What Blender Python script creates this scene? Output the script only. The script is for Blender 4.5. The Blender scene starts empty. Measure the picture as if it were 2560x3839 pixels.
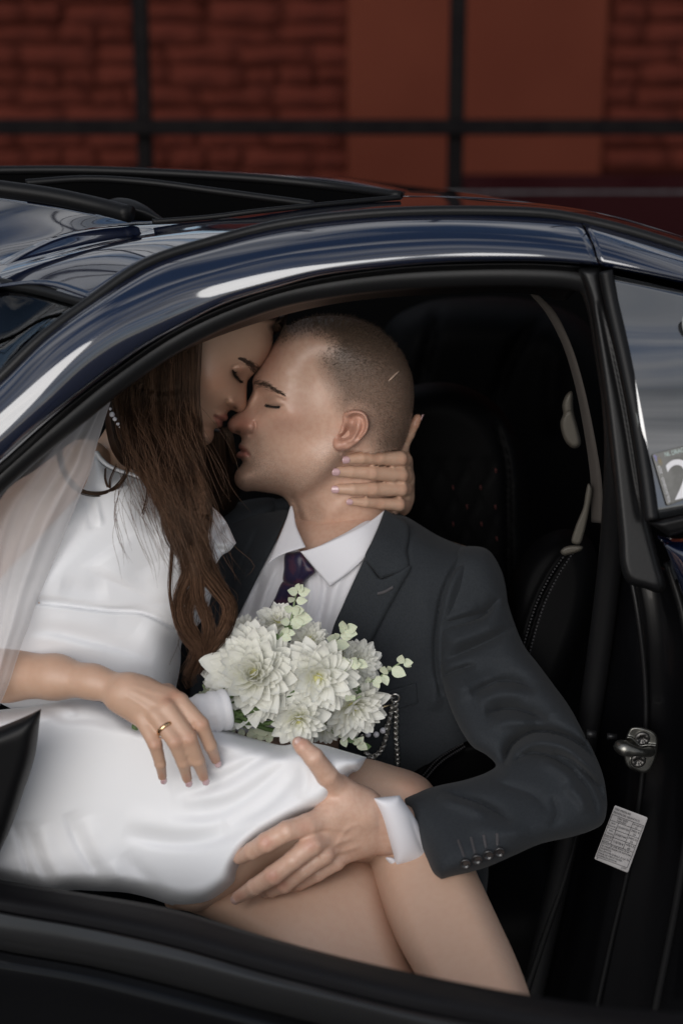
import bpy, bmesh, math, random
import numpy as np
from mathutils import Vector, Matrix
from mathutils.geometry import delaunay_2d_cdt

random.seed(7)
RNG = np.random.default_rng(11)
SC = bpy.context.scene
COL = SC.collection

# ------------------------------------------------------------------ camera
CAM_Y, CAM_Z, PITCH, TANV = -2.1425, 1.72, math.radians(20.0), 0.2757
cam_d = bpy.data.cameras.new("camera")
cam = bpy.data.objects.new("camera", cam_d)
COL.objects.link(cam)
cam.location = (0.0, CAM_Y, CAM_Z)
cam.rotation_euler = (math.radians(90) - PITCH, 0, 0)
cam_d.sensor_fit = 'VERTICAL'
cam_d.sensor_height = 36.0
cam_d.sensor_width = 24.0
cam_d.lens = 18.0 / TANV
cam_d.clip_start = 0.05
cam_d.clip_end = 3000
cam_d.dof.use_dof = True
cam_d.dof.focus_distance = 2.045
cam_d.dof.aperture_fstop = 3.2
SC.camera = cam

# ------------------------------------------------------------------ world: partly cloudy daylight, subject in open shade
SUN_EL, SUN_ROT = math.radians(24), math.radians(198)
wld = bpy.data.worlds.new("World")
SC.world = wld
wld.use_nodes = True
nt = wld.node_tree
nt.nodes.clear()
N = nt.nodes.new
L = nt.links.new
out = N('ShaderNodeOutputWorld'); bg = N('ShaderNodeBackground')
sky = N('ShaderNodeTexSky'); sky.sky_type = 'NISHITA'; sky.sun_disc = False
sky.sun_elevation = SUN_EL; sky.sun_rotation = SUN_ROT
tc = N('ShaderNodeTexCoord'); sep = N('ShaderNodeSeparateXYZ')
L(tc.outputs['Generated'], sep.inputs[0])
zmx = N('ShaderNodeMath'); zmx.operation = 'MAXIMUM'; zmx.inputs[1].default_value = 0.0
L(sep.outputs['Z'], zmx.inputs[0])
zad = N('ShaderNodeMath'); zad.operation = 'ADD'; zad.inputs[1].default_value = 0.22
L(zmx.outputs[0], zad.inputs[0])
dx = N('ShaderNodeMath'); dx.operation = 'DIVIDE'; L(sep.outputs['X'], dx.inputs[0]); L(zad.outputs[0], dx.inputs[1])
dy = N('ShaderNodeMath'); dy.operation = 'DIVIDE'; L(sep.outputs['Y'], dy.inputs[0]); L(zad.outputs[0], dy.inputs[1])
cmb = N('ShaderNodeCombineXYZ'); L(dx.outputs[0], cmb.inputs[0]); L(dy.outputs[0], cmb.inputs[1])
mp = N('ShaderNodeMapping'); mp.inputs['Scale'].default_value = (0.8, 1.9, 1); mp.inputs['Location'].default_value = (2.4, 1.1, 0)
mp.inputs['Rotation'].default_value = (0, 0, 0.25)
L(cmb.outputs[0], mp.inputs[0])
nz = N('ShaderNodeTexNoise'); nz.inputs['Scale'].default_value = 1.8; nz.inputs['Detail'].default_value = 9
nz.inputs['Roughness'].default_value = 0.56; nz.inputs['Distortion'].default_value = 0.35
L(mp.outputs[0], nz.inputs['Vector'])
cr = N('ShaderNodeValToRGB'); cr.color_ramp.elements[0].position = 0.39; cr.color_ramp.elements[1].position = 0.51
zb_ = N('ShaderNodeMath'); zb_.operation = 'MULTIPLY_ADD'; zb_.inputs[1].default_value = -0.065; L(zmx.outputs[0], zb_.inputs[0]); L(nz.outputs[0], zb_.inputs[2])
L(zb_.outputs[0], cr.inputs[0])
nz2 = N('ShaderNodeTexNoise'); nz2.inputs['Scale'].default_value = 2.4; nz2.inputs['Detail'].default_value = 6
L(mp.outputs[0], nz2.inputs['Vector'])
cr2 = N('ShaderNodeValToRGB')
cr2.color_ramp.elements[0].position = 0.34; cr2.color_ramp.elements[0].color = (2.6, 2.8, 3.1, 1)
cr2.color_ramp.elements[1].position = 0.66; cr2.color_ramp.elements[1].color = (8.5, 8.5, 8.7, 1)
L(nz2.outputs[0], cr2.inputs[0])
mx = N('ShaderNodeMix'); mx.data_type = 'RGBA'
L(cr.outputs[0], mx.inputs[0]); L(sky.outputs[0], mx.inputs[6]); L(cr2.outputs[0], mx.inputs[7])
L(mx.outputs[2], bg.inputs[0]); bg.inputs[1].default_value = 0.1
L(bg.outputs[0], out.inputs[0])

sun_d = bpy.data.lights.new("sun", 'SUN'); sun_d.energy = 2.1; sun_d.angle = math.radians(48); sun_d.color = (1.0, 0.975, 0.95)
sun = bpy.data.objects.new("sun", sun_d); COL.objects.link(sun)
_sd = Vector((math.sin(SUN_ROT) * math.cos(SUN_EL), math.cos(SUN_ROT) * math.cos(SUN_EL), math.sin(SUN_EL)))
sun.rotation_euler = (-_sd).to_track_quat('-Z', 'Y').to_euler()
sun.location = (0, -3, 5)
SC.view_settings.view_transform = 'Standard'
SC.view_settings.look = 'None'
SC.view_settings.exposure = -0.02
SC.view_settings.gamma = 1.0
SC.view_settings.use_curve_mapping = False
SC.render.engine = 'CYCLES'
SC.cycles.max_bounces = 8
SC.cycles.transparent_max_bounces = 24

# ------------------------------------------------------------------ picture <-> place
W0, H0 = 2560.0, 3839.0
VS = 2560.0 / 1568.0
CT, ST = math.cos(PITCH), math.sin(PITCH)

YSHIFT = 0.0     # how far towards the open door the next things sit
def PT(U, y):
    """points on the sight lines U (N,2) at world depth y"""
    U = np.asarray(U, float).reshape(-1, 2)
    a = (U[:, 0] - W0 / 2) / (H0 / 2) * TANV
    b = -(U[:, 1] - H0 / 2) / (H0 / 2) * TANV
    y = np.broadcast_to(np.asarray(y, float) + YSHIFT, a.shape)
    dyv = CT + b * ST
    dzv = -ST + b * CT
    t = (y - CAM_Y) / dyv
    return np.stack([a * t, y, CAM_Z + dzv * t], 1)

def PR(X):
    X = np.asarray(X, float).reshape(-1, 3)
    ry = X[:, 1] - CAM_Y; rz = X[:, 2] - CAM_Z
    dep = ry * CT - rz * ST
    b = (ry * ST + rz * CT) / dep
    a = X[:, 0] / dep
    return np.stack([a / TANV * H0 / 2 + W0 / 2, -b / TANV * H0 / 2 + H0 / 2], 1)

def Vw(pts):      # coordinates read off the 1568 px wide view
    return [tuple([p[0] * VS, p[1] * VS] + list(p[2:])) for p in pts]

def Cr(x0, y0, s, pts):   # coordinates read off a crop
    return [tuple([x0 + p[0] / s, y0 + p[1] / s] + list(p[2:])) for p in pts]

def cr_seg(P, n_per):
    P = np.asarray(P, float)
    if len(P) == 2:
        t = np.linspace(0, 1, n_per + 1)[:, None]
        return P[0] * (1 - t) + P[1] * t
    Q = np.vstack([2 * P[0] - P[1], P, 2 * P[-1] - P[-2]])
    res = []
    for i in range(1, len(Q) - 2):
        p0, p1, p2, p3 = Q[i - 1], Q[i], Q[i + 1], Q[i + 2]
        t = np.linspace(0, 1, n_per, endpoint=False)[:, None]
        a0 = max(np.linalg.norm(p1 - p0), 1e-9) ** .5; a1 = max(np.linalg.norm(p2 - p1), 1e-9) ** .5; a2 = max(np.linalg.norm(p3 - p2), 1e-9) ** .5
        m1 = (p1 - p0) / a0 - (p2 - p0) / (a0 + a1) + (p2 - p1) / a1
        m2 = (p2 - p1) / a1 - (p3 - p1) / (a1 + a2) + (p3 - p2) / a2
        m1 = m1 * a1; m2 = m2 * a1
        res.append((2 * t**3 - 3 * t**2 + 1) * p1 + (t**3 - 2 * t**2 + t) * m1 + (-2 * t**3 + 3 * t**2) * p2 + (t**3 - t**2) * m2)
    res.append(P[-1:])
    return np.vstack(res)

def resample(C, n):
    C = np.asarray(C, float)
    d = np.r_[0, np.cumsum(np.linalg.norm(np.diff(C, axis=0), axis=1))]
    s = np.linspace(0, d[-1], n)
    return np.stack([np.interp(s, d, C[:, k]) for k in range(C.shape[1])], 1)

def spl(P, n=60):
    return resample(cr_seg([tuple(map(float, p)) for p in P], 12), n)

def closed_spl(pts, spacing):
    """pts (x,y) or (x,y,'c') for a corner"""
    n = len(pts)
    corners = [i for i, p in enumerate(pts) if len(p) > 2 and p[2] == 'c']
    xy = [np.array(p[:2], float) for p in pts]
    if not corners:
        ext = [xy[(i) % n] for i in range(-2, n + 3)]
        C = cr_seg(ext, 12)
        C = C[2 * 12: (2 + n) * 12 + 1]
        segs = [C]
    else:
        segs = []
        for a, b in zip(corners, corners[1:] + [corners[0] + n]):
            segs.append(cr_seg([xy[i % n] for i in range(a, b + 1)], 12))
    res = []
    for C in segs:
        ln = np.linalg.norm(np.diff(C, axis=0), axis=1).sum()
        k = max(2, int(round(ln / spacing)) + 1)
        res.append(resample(C, k)[:-1])
    return np.vstack(res)

def inside(U, O):
    x, y = U[:, 0], U[:, 1]
    r = np.zeros(len(U), bool)
    for (x1, y1), (x2, y2) in zip(O, np.roll(O, -1, 0)):
        c = (y1 > y) != (y2 > y)
        if c.any():
            r ^= c & (x < (x2 - x1) * (y - y1) / (y2 - y1 + 1e-12) + x1)
    return r

def phi_field(U, O):
    """smooth inside distance"""
    A = O; B = np.roll(O, -1, 0)
    T = B - A; ln = np.linalg.norm(T, axis=1) + 1e-9; T = T / ln[:, None]
    acc = np.zeros(len(U)); dm = np.full(len(U), 1e9)
    for a, t, l in zip(A, T, ln):
        r = U - a
        s0 = r @ t
        d = np.abs(r[:, 0] * t[1] - r[:, 1] * t[0])
        ds = np.maximum(d, 0.02)
        s1 = -s0; s2 = l - s0
        acc += (s2 / np.sqrt(ds**2 + s2**2) - s1 / np.sqrt(ds**2 + s1**2)) / ds**2
        q = np.clip(s0, 0, l) - s0
        dm = np.minimum(dm, np.hypot(d, q))
    ph = (np.maximum(acc, 1e-12) / 2) ** -0.5
    return np.where(dm < 1e-3, 0, ph), dm

def seg_dist(U, C):
    """distance to polyline, arclength fraction, side sign"""
    C = np.asarray(C, float)
    best = np.full(len(U), 1e9); fr = np.zeros(len(U)); sd = np.ones(len(U))
    d = np.linalg.norm(np.diff(C, axis=0), axis=1); tot = d.sum(); acc = 0
    for i in range(len(C) - 1):
        t = (C[i + 1] - C[i]) / (d[i] + 1e-9)
        r = U - C[i]
        s = np.clip(r @ t, 0, d[i])
        q = r - s[:, None] * t
        dd = np.hypot(q[:, 0], q[:, 1])
        m = dd < best
        best = np.where(m, dd, best); fr = np.where(m, (acc + s) / tot, fr)
        sd = np.where(m, np.sign(t[0] * r[:, 1] - t[1] * r[:, 0]), sd)
        acc += d[i]
    return best, fr, sd

SHARP = 2.0
def stroke_field(U, strokes):
    """strokes: (points, amplitude, width) or (points, amp, width right of travel (image down-right), width other side); taper at both ends"""
    z = np.zeros(len(U))
    for S in strokes:
        P, amp, w = S[0], S[1], S[2]
        w2 = S[3] if len(S) > 3 and S[3] else w
        tp = S[4] if len(S) > 4 else 0.25
        C = spl(P, 24) if len(P) > 2 else np.asarray(P, float)
        lo = C.min(0) - 3 * max(w, w2); hi = C.max(0) + 3 * max(w, w2)
        m = ((U >= lo) & (U <= hi)).all(1)
        if not m.any():
            continue
        d, f, sd = seg_dist(U[m], C)
        ww = np.where(sd > 0, w, w2)
        e = np.exp(-(d / ww) ** (globals()["SHARP"] if amp < 0 else 2))
        if tp > 0:
            e *= np.clip(f / tp, 0.0, 1) ** .7 * np.clip((1 - f) / tp, 0.0, 1) ** .7
        z[m] += amp * e
    return z

def bump_field(U, bumps):
    """(cx, cy, rx, ry, angle_deg, amp)"""
    z = np.zeros(len(U))
    for cx, cy, rx, ry, an, amp in bumps:
        c, s = math.cos(math.radians(an)), math.sin(math.radians(an))
        dx_, dy_ = U[:, 0] - cx, U[:, 1] - cy
        p = (dx_ * c + dy_ * s) / rx; q = (-dx_ * s + dy_ * c) / ry
        z += amp * np.exp(-(p * p + q * q))
    return z

def tps(ctrl):
    """depth from control points (u, v, y): affine or thin plate"""
    C = np.array(ctrl, float)
    n = len(C)
    if n == 1:
        return lambda U: np.full(len(U), C[0, 2])
    sc = 500.0
    X = C[:, :2] / sc
    if n == 2:
        t = X[1] - X[0]
        return lambda U: C[0, 2] + (C[1, 2] - C[0, 2]) * np.clip(((U / sc - X[0]) @ t) / (t @ t), -.2, 1.2)
    A1 = np.c_[np.ones(n), X]
    if n == 3:
        w = np.linalg.lstsq(A1, C[:, 2], rcond=None)[0]
        return lambda U: np.c_[np.ones(len(U)), U / sc] @ w
    D = np.linalg.norm(X[:, None] - X[None], axis=2)
    K = np.where(D > 0, D * D * np.log(D + 1e-12), 0)
    M = np.zeros((n + 3, n + 3)); M[:n, :n] = K + 1e-3 * np.eye(n); M[:n, n:] = A1; M[n:, :n] = A1.T
    w = np.linalg.solve(M, np.r_[C[:, 2], 0, 0, 0])
    def f(U):
        Y = U / sc
        D = np.linalg.norm(Y[:, None] - X[None], axis=2)
        K = np.where(D > 0, D * D * np.log(D + 1e-12), 0)
        return K @ w[:n] + np.c_[np.ones(len(Y)), Y] @ w[n:]
    return f

# ------------------------------------------------------------------ scene bookkeeping
def link(o, parent=None):
    COL.objects.link(o)
    if parent is not None:
        o.parent = parent
        o.matrix_parent_inverse = parent.matrix_world.inverted() if parent.parent is None else (parent.parent.matrix_world @ Matrix.Identity(4)).inverted()
    return o

ROOTS = {}
def thing(name, label, cat, loc=(0, 0, 0), group=None):
    o = bpy.data.objects.new(name, None)
    o.empty_display_size = 0.05
    COL.objects.link(o)
    o.location = loc
    o['label'] = label; o['category'] = cat
    if group: o['group'] = group
    return o

def tag(o, label=None, cat=None, group=None, kind=None):
    if label: o['label'] = label
    if cat: o['category'] = cat
    if group: o['group'] = group
    if kind: o['kind'] = kind
    return o

def adopt(o, parent):
    """world-space mesh under parent (roots carry a location only)"""
    if parent is None:
        return o
    o.parent = parent
    off = Vector((0, 0, 0)); p = parent
    while p is not None:
        off += p.location; p = p.parent
    o.location = o.location - off
    return o

def mesh_obj(name, Vv, F, mat, parent=None, smooth=True, attrs=None, uv=None):
    me = bpy.data.meshes.new(name)
    me.from_pydata([tuple(map(float, v)) for v in Vv], [], [tuple(map(int, f)) for f in F])
    if smooth:
        me.polygons.foreach_set('use_smooth', [True] * len(me.polygons))
    mats = mat if isinstance(mat, (list, tuple)) else [mat]
    for m in mats:
        me.materials.append(m)
    if attrs:
        for k, a in attrs.items():
            a = np.asarray(a, np.float32)
            if a.ndim == 1:
                at = me.attributes.new(k, 'FLOAT', 'POINT'); at.data.foreach_set('value', a)
            else:
                at = me.attributes.new(k, 'FLOAT_COLOR', 'POINT')
                if a.shape[1] == 3: a = np.c_[a, np.ones(len(a), np.float32)]
                at.data.foreach_set('color', a.ravel())
    me.update()
    o = bpy.data.objects.new(name, me)
    COL.objects.link(o)
    return adopt(o, parent)

def cat_mesh(parts):
    """join (V, F, attrs) tuples"""
    Vs, Fs, off = [], [], 0
    keys = set()
    for p in parts:
        if len(p) > 2 and p[2]: keys |= set(p[2].keys())
    at = {k: [] for k in keys}
    for p in parts:
        V_, F_ = np.asarray(p[0]), p[1]
        Vs.append(V_)
        Fs += [tuple(i + off for i in f) for f in F_]
        off += len(V_)
        for k in keys:
            a = p[2].get(k) if len(p) > 2 and p[2] else None
            at[k].append(np.zeros(len(V_)) if a is None else np.asarray(a))
    return np.vstack(Vs), Fs, {k: np.concatenate(v) for k, v in at.items()}

class Relief:
    """closed solid with a traced outline, its own mid depth, thickness to the front and to the back"""
    def __init__(s, outline, y, T, R, step=8, Tb=None, strokes=(), bumps=(), edge=1.0, extra=None, pw=2.0):
        s.O = closed_spl(outline, step * edge)
        a = np.roll(s.O, -1, 0)
        if (s.O[:, 0] * a[:, 1] - a[:, 0] * s.O[:, 1]).sum() < 0:
            s.O = s.O[::-1].copy()
        s.y = y if callable(y) else (lambda U, y=y: np.full(len(U), float(y)))
        s.T, s.R, s.Tb, s.step = T, R, (T if Tb is None else Tb), step
        s.strokes, s.bumps, s.extra, s.pw = list(strokes), list(bumps), extra, pw
    def h(s, U):
        ph, dm = phi_field(U, s.O)
        ph = np.where(inside(U, s.O), ph, 0)
        t = np.clip(ph / s.R, 0, 1)
        return np.maximum(1 - (1 - t) ** s.pw, 0) ** (1 / s.pw), ph
    def disp(s, U, ph):
        k = np.clip(ph / (0.12 * s.R + 3), 0, 1)
        z = stroke_field(U, s.strokes) + bump_field(U, s.bumps)
        if s.extra: z = z + s.extra(U)
        return z * k
    def front(s, U):
        U = np.asarray(U, float)
        h, ph = s.h(U)
        return s.y(U) - s.T * h - s.disp(U, ph)
    def build(s):
        O, st = s.O, s.step
        nrm = np.roll(O, -1, 0) - np.roll(O, 1, 0)
        nrm = np.stack([-nrm[:, 1], nrm[:, 0]], 1); nrm /= np.linalg.norm(nrm, axis=1)[:, None] + 1e-9
        lo, hi = O.min(0), O.max(0)
        gx = np.arange(lo[0], hi[0], st); gy = np.arange(lo[1], hi[1], st * .87)
        G = np.array([(x + (st / 2 if j % 2 else 0), y_) for j, y_ in enumerate(gy) for x in gx])
        G = G[inside(G, O)]
        if len(G):
            _, dm = phi_field(G, O)
            G = G[dm > st * .75]
        rings = []
        for k in (0.12, 0.42):
            r = O + nrm * st * k
            r = r[inside(r, O)]
            if len(r):
                _, dm = phi_field(r, O); r = r[dm > st * k * .8]
            rings.append(r)
        pts = np.vstack([O, G] + [r for r in rings if len(r)])
        n = len(O)
        res = delaunay_2d_cdt([Vector((p[0], p[1])) for p in pts], [], [list(range(n))], 1, 1e-5)
        U = np.array([(v.x, v.y) for v in res[0]]); F = [tuple(f) for f in res[2]]
        h, ph = s.h(U)
        _, dm = phi_field(U, O)
        bd = dm < 1e-2
        h = np.where(bd, 0, h)
        ym = s.y(U)
        yf = ym - s.T * h - np.where(bd, 0, s.disp(U, ph))
        yb = ym + s.Tb * h
        Vf = PT(U, yf)
        idx = np.where(~bd)[0]
        Vb = PT(U[idx], yb[idx])
        mp_ = np.arange(len(U)); mp_[idx] = len(U) + np.arange(len(idx))
        FF = []
        for f in F:
            a, b, c = U[f[0]], U[f[1]], U[f[2]]
            ar = (b[0] - a[0]) * (c[1] - a[1]) - (b[1] - a[1]) * (c[0] - a[0])
            if ar > 0: f = (f[0], f[2], f[1])      # image y down: this faces the camera
            FF.append((f[0], f[1], f[2]))
            FF.append((mp_[f[2]], mp_[f[1]], mp_[f[0]]))
        s.U = np.vstack([U, U[idx]])
        s.isback = np.r_[np.zeros(len(U)), np.ones(len(idx))]
        FF = [f for f in FF if len(set(f)) == 3]
        return np.vstack([Vf, Vb]), FF

def tube(P, r, k=8, cap=True, flat=None):
    """P (n,3) world points, r scalar or (n,), ring of k"""
    P = np.asarray(P, float); n = len(P)
    r = np.broadcast_to(np.asarray(r, float), (n,))
    T = np.gradient(P, axis=0); T /= np.linalg.norm(T, axis=1)[:, None] + 1e-12
    up = np.array([0.13, 0.31, 0.94]); 
    A = np.cross(T, up); bad = np.linalg.norm(A, axis=1) < .05
    A[bad] = np.cross(T[bad], [1, 0, 0]); A /= np.linalg.norm(A, axis=1)[:, None]
    B = np.cross(T, A)
    an = np.arange(k) * 2 * math.pi / k
    f1, f2 = flat if flat else (1, 1)
    V_ = (P[:, None] + r[:, None, None] * (f1 * np.cos(an)[None, :, None] * A[:, None] + f2 * np.sin(an)[None, :, None] * B[:, None])).reshape(-1, 3)
    F_ = []
    for i in range(n - 1):
        for j in range(k):
            a = i * k + j; b = i * k + (j + 1) % k
            F_.append((a, b, b + k, a + k))
    if cap:
        F_.append(tuple(range(k))[::-1]); F_.append(tuple((n - 1) * k + j for j in range(k)))
    return V_, F_

def loft(curves, n=60, sub=4, thick=0.0, dirv=(0, 1, -0.3)):
    """curves: lists of (u, v, y) src px + depth; rows are splined across as well"""
    rows = []
    for c in curves:
        c = np.array(c, float)
        u = spl(c, n)
        rows.append(PT(u[:, :2], u[:, 2]))
    G = np.stack(rows)                      # (k, n, 3)
    k = len(curves)
    cols = np.stack([cr_seg(G[:, j], sub) for j in range(n)], 1) if k > 2 else np.stack([cr_seg(G[:, j], sub) for j in range(n)], 1)
    m = cols.shape[0]
    V_ = cols.reshape(-1, 3)
    F_ = [(i * n + j, (i + 1) * n + j, (i + 1) * n + j + 1, i * n + j + 1) for i in range(m - 1) for j in range(n - 1)]
    if thick:
        d = np.array(dirv, float); d = d / np.linalg.norm(d) * thick
        o = len(V_)
        V2 = V_ + d
        F_ = F_ + [tuple(o + i for i in f[::-1]) for f in F_]
        b = [j for j in range(n)] + [i * n + n - 1 for i in range(1, m)] + [(m - 1) * n + j for j in range(n - 2, -1, -1)] + [i * n for i in range(m - 2, 0, -1)]
        for p, q in zip(b, b[1:] + b[:1]):
            F_.append((p, q, q + o, p + o))
        V_ = np.vstack([V_, V2])
    return V_, F_

def box_vf(lo, hi):
    x0, y0, z0 = lo; x1, y1, z1 = hi
    V_ = np.array([(x0, y0, z0), (x1, y0, z0), (x1, y1, z0), (x0, y1, z0), (x0, y0, z1), (x1, y0, z1), (x1, y1, z1), (x0, y1, z1)], float)
    return V_, [(0, 3, 2, 1), (4, 5, 6, 7), (0, 1, 5, 4), (1, 2, 6, 5), (2, 3, 7, 6), (3, 0, 4, 7)]

def sphere_vf(c, r, nu=12, nv=8, M=None):
    V_, F_ = [], []
    for i in range(nv + 1):
        th = math.pi * i / nv
        for j in range(nu):
            ph = 2 * math.pi * j / nu
            V_.append((math.sin(th) * math.cos(ph), math.sin(th) * math.sin(ph), math.cos(th)))
    V_ = np.array(V_) * np.asarray(r)
    if M is not None: V_ = V_ @ np.asarray(M).T
    for i in range(nv):
        for j in range(nu):
            a = i * nu + j; b = i * nu + (j + 1) % nu
            F_.append((a, a + nu, b + nu, b))
    return V_ + np.asarray(c), F_

# signed distance modelling for hands and limbs
def smin(a, b, k):
    h = np.clip(0.5 + 0.5 * (b - a) / k, 0, 1)
    return b * (1 - h) + a * h - k * h * (1 - h)

def cone_d(Q, a, b, ra, rb, fl=None):
    a = np.asarray(a, float); b = np.asarray(b, float)
    ab = b - a
    q = Q - a
    t = np.clip((q @ ab) / (ab @ ab + 1e-12), 0, 1)
    return np.linalg.norm(q - t[:, None] * ab, axis=1) - (ra + t * (rb - ra))

def snet(f, lo, hi, h):
    lo = np.array(lo, float); hi = np.array(hi, float)
    n = np.ceil((hi - lo) / h).astype(int) + 1
    ax = [lo[i] + h * np.arange(n[i]) for i in range(3)]
    X = np.stack(np.meshgrid(*ax, indexing='ij'), -1)
    D = f(X.reshape(-1, 3)).reshape(n)
    ins = D < 0
    c = n - 1
    acc = np.zeros((*c, 3)); cnt = np.zeros(tuple(c))
    def sl(o): return tuple(slice(o[i], o[i] + c[i]) for i in range(3))
    for axis in range(3):
        oth = [i for i in range(3) if i != axis]
        for p in (0, 1):
            for q in (0, 1):
                o = [0, 0, 0]; o[oth[0]] = p; o[oth[1]] = q
                o2 = list(o); o2[axis] = 1
                d0, d1 = D[sl(o)], D[sl(o2)]
                cr_ = (d0 < 0) != (d1 < 0)
                t = np.where(cr_, d0 / np.where(cr_, d0 - d1, 1), 0)
                base = np.array(o, float)
                pos = np.broadcast_to(base, (*c, 3)).copy(); pos[..., axis] = t
                acc += pos * cr_[..., None]; cnt += cr_
    act = cnt > 0
    ids = np.full(tuple(c), -1); ids[act] = np.arange(act.sum())
    I = np.stack(np.where(act), 1)
    V_ = lo + h * (I + acc[act] / cnt[act][:, None])
    F_ = []
    for axis in range(3):
        u, v = (axis + 1) % 3, (axis + 2) % 3
        s0 = [slice(None)] * 3; s1 = [slice(None)] * 3
        s0[axis] = slice(0, n[axis] - 1); s1[axis] = slice(1, n[axis])
        ch = ins[tuple(s0)] != ins[tuple(s1)]
        E = np.stack(np.where(ch), 1)
        ok = (E[:, u] > 0) & (E[:, v] > 0) & (E[:, u] < c[u]) & (E[:, v] < c[v])
        E = E[ok]
        fl = ins[tuple(E.T)]
        e_u = np.zeros(3, int); e_u[u] = 1; e_v = np.zeros(3, int); e_v[v] = 1
        q = [ids[tuple((E - e_u - e_v).T)], ids[tuple((E - e_v).T)], ids[tuple(E.T)], ids[tuple((E - e_u).T)]]
        q = np.stack(q, 1)
        q[~fl] = q[~fl][:, ::-1]
        F_ += [tuple(r) for r in q]
    # one relax pass
    A = np.zeros_like(V_); k = np.zeros(len(V_))
    Fa = np.array(F_)
    for i in range(4):
        a, b = Fa[:, i], Fa[:, (i + 1) % 4]
        for x, y_ in ((a, b), (b, a)):
            np.add.at(A, x, V_[y_]); np.add.at(k, x, 1)
    V_ = 0.5 * V_ + 0.5 * A / k[:, None]
    return V_, F_

# ------------------------------------------------------------------ materials
def mat(name, color, rough=0.5, metal=0.0, spec=0.5, coat=0.0, coat_r=0.03, sheen=0.0, sss=0.0, sss_r=(1, .35, .2), sss_s=0.006,
        noise=None, bump=None, attr=None, attr2=None, alpha=1.0, trans=0.0, emit=None, aniso=0.0, ior=1.5):
    m = bpy.data.materials.new(name); m.use_nodes = True
    t = m.node_tree; b = t.nodes['Principled BSDF']
    I = b.inputs
    I['Roughness'].default_value = rough; I['Metallic'].default_value = metal; I['Specular IOR Level'].default_value = spec
    I['Coat Weight'].default_value = coat; I['Coat Roughness'].default_value = coat_r
    I['Sheen Weight'].default_value = sheen; I['IOR'].default_value = ior
    I['Subsurface Weight'].default_value = sss; I['Subsurface Radius'].default_value = sss_r; I['Subsurface Scale'].default_value = sss_s
    I['Alpha'].default_value = alpha; I['Transmission Weight'].default_value = trans; I['Anisotropic'].default_value = aniso
    src = None
    tcn = t.nodes.new('ShaderNodeTexCoord')
    if noise:   # (scale, color2, lo, hi[, detail])
        n = t.nodes.new('ShaderNodeTexNoise'); n.inputs['Scale'].default_value = noise[0]; n.inputs['Detail'].default_value = noise[4] if len(noise) > 4 else 5
        t.links.new(tcn.outputs['Object'], n.inputs['Vector'])
        r = t.nodes.new('ShaderNodeMapRange'); r.inputs[1].default_value = noise[2]; r.inputs[2].default_value = noise[3]
        t.links.new(n.outputs[0], r.inputs[0])
        x = t.nodes.new('ShaderNodeMix'); x.data_type = 'RGBA'
        x.inputs[6].default_value = (*color, 1); x.inputs[7].default_value = (*noise[1], 1)
        t.links.new(r.outputs[0], x.inputs[0])
        src = x.outputs[2]
    for a in (attr or []):     # (attribute name, color): paint over where the attribute is 1
        an = t.nodes.new('ShaderNodeAttribute'); an.attribute_name = a[0]
        x = t.nodes.new('ShaderNodeMix'); x.data_type = 'RGBA'
        if len(a) > 2:     # broken up into specks
            ns = t.nodes.new('ShaderNodeTexNoise'); ns.inputs['Scale'].default_value = a[2]; ns.inputs['Detail'].default_value = 2
            t.links.new(tcn.outputs['Object'], ns.inputs['Vector'])
            rs = t.nodes.new('ShaderNodeMapRange'); rs.inputs[1].default_value = .42; rs.inputs[2].default_value = .60; rs.inputs[3].default_value = a[3]; rs.inputs[4].default_value = a[4]
            t.links.new(ns.outputs[0], rs.inputs[0])
            mm = t.nodes.new('ShaderNodeMath'); mm.operation = 'MULTIPLY'; mm.use_clamp = True
            t.links.new(an.outputs['Fac'], mm.inputs[0]); t.links.new(rs.outputs[0], mm.inputs[1]); t.links.new(mm.outputs[0], x.inputs[0])
        else:
            t.links.new(an.outputs['Fac'], x.inputs[0])
        if src is None: x.inputs[6].default_value = (*color, 1)
        else: t.links.new(src, x.inputs[6])
        x.inputs[7].default_value = (*a[1], 1)
        src = x.outputs[2]
    if src is None: I['Base Color'].default_value = (*color, 1)
    else: t.links.new(src, I['Base Color'])
    if bump:    # list of (scale, strength, distance[, stretch])
        prev = None
        for bb in bump:
            n = t.nodes.new('ShaderNodeTexNoise'); n.inputs['Scale'].default_value = bb[0]; n.inputs['Detail'].default_value = 4
            if len(bb) > 3:
                mpn = t.nodes.new('ShaderNodeMapping'); mpn.inputs['Scale'].default_value = bb[3]
                t.links.new(tcn.outputs['Object'], mpn.inputs[0]); t.links.new(mpn.outputs[0], n.inputs['Vector'])
            else:
                t.links.new(tcn.outputs['Object'], n.inputs['Vector'])
            bn = t.nodes.new('ShaderNodeBump'); bn.inputs['Strength'].default_value = bb[1]; bn.inputs['Distance'].default_value = bb[2]
            t.links.new(n.outputs[0], bn.inputs['Height'])
            if prev: t.links.new(prev, bn.inputs['Normal'])
            prev = bn.outputs[0]
        t.links.new(prev, I['Normal'])
    return m
# ------------------------------------------------------------------ setting
M_ground = mat('asphalt', (0.05, 0.05, 0.052), 0.9, noise=(9, (0.075, 0.073, 0.07), .35, .7), bump=[(90, .6, .01)])
g = mesh_obj('ground', [(-400, -400, 0), (400, -400, 0), (400, 400, 0), (-400, 400, 0)], [(0, 1, 2, 3)], M_ground, smooth=False)
g['kind'] = 'structure'

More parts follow.
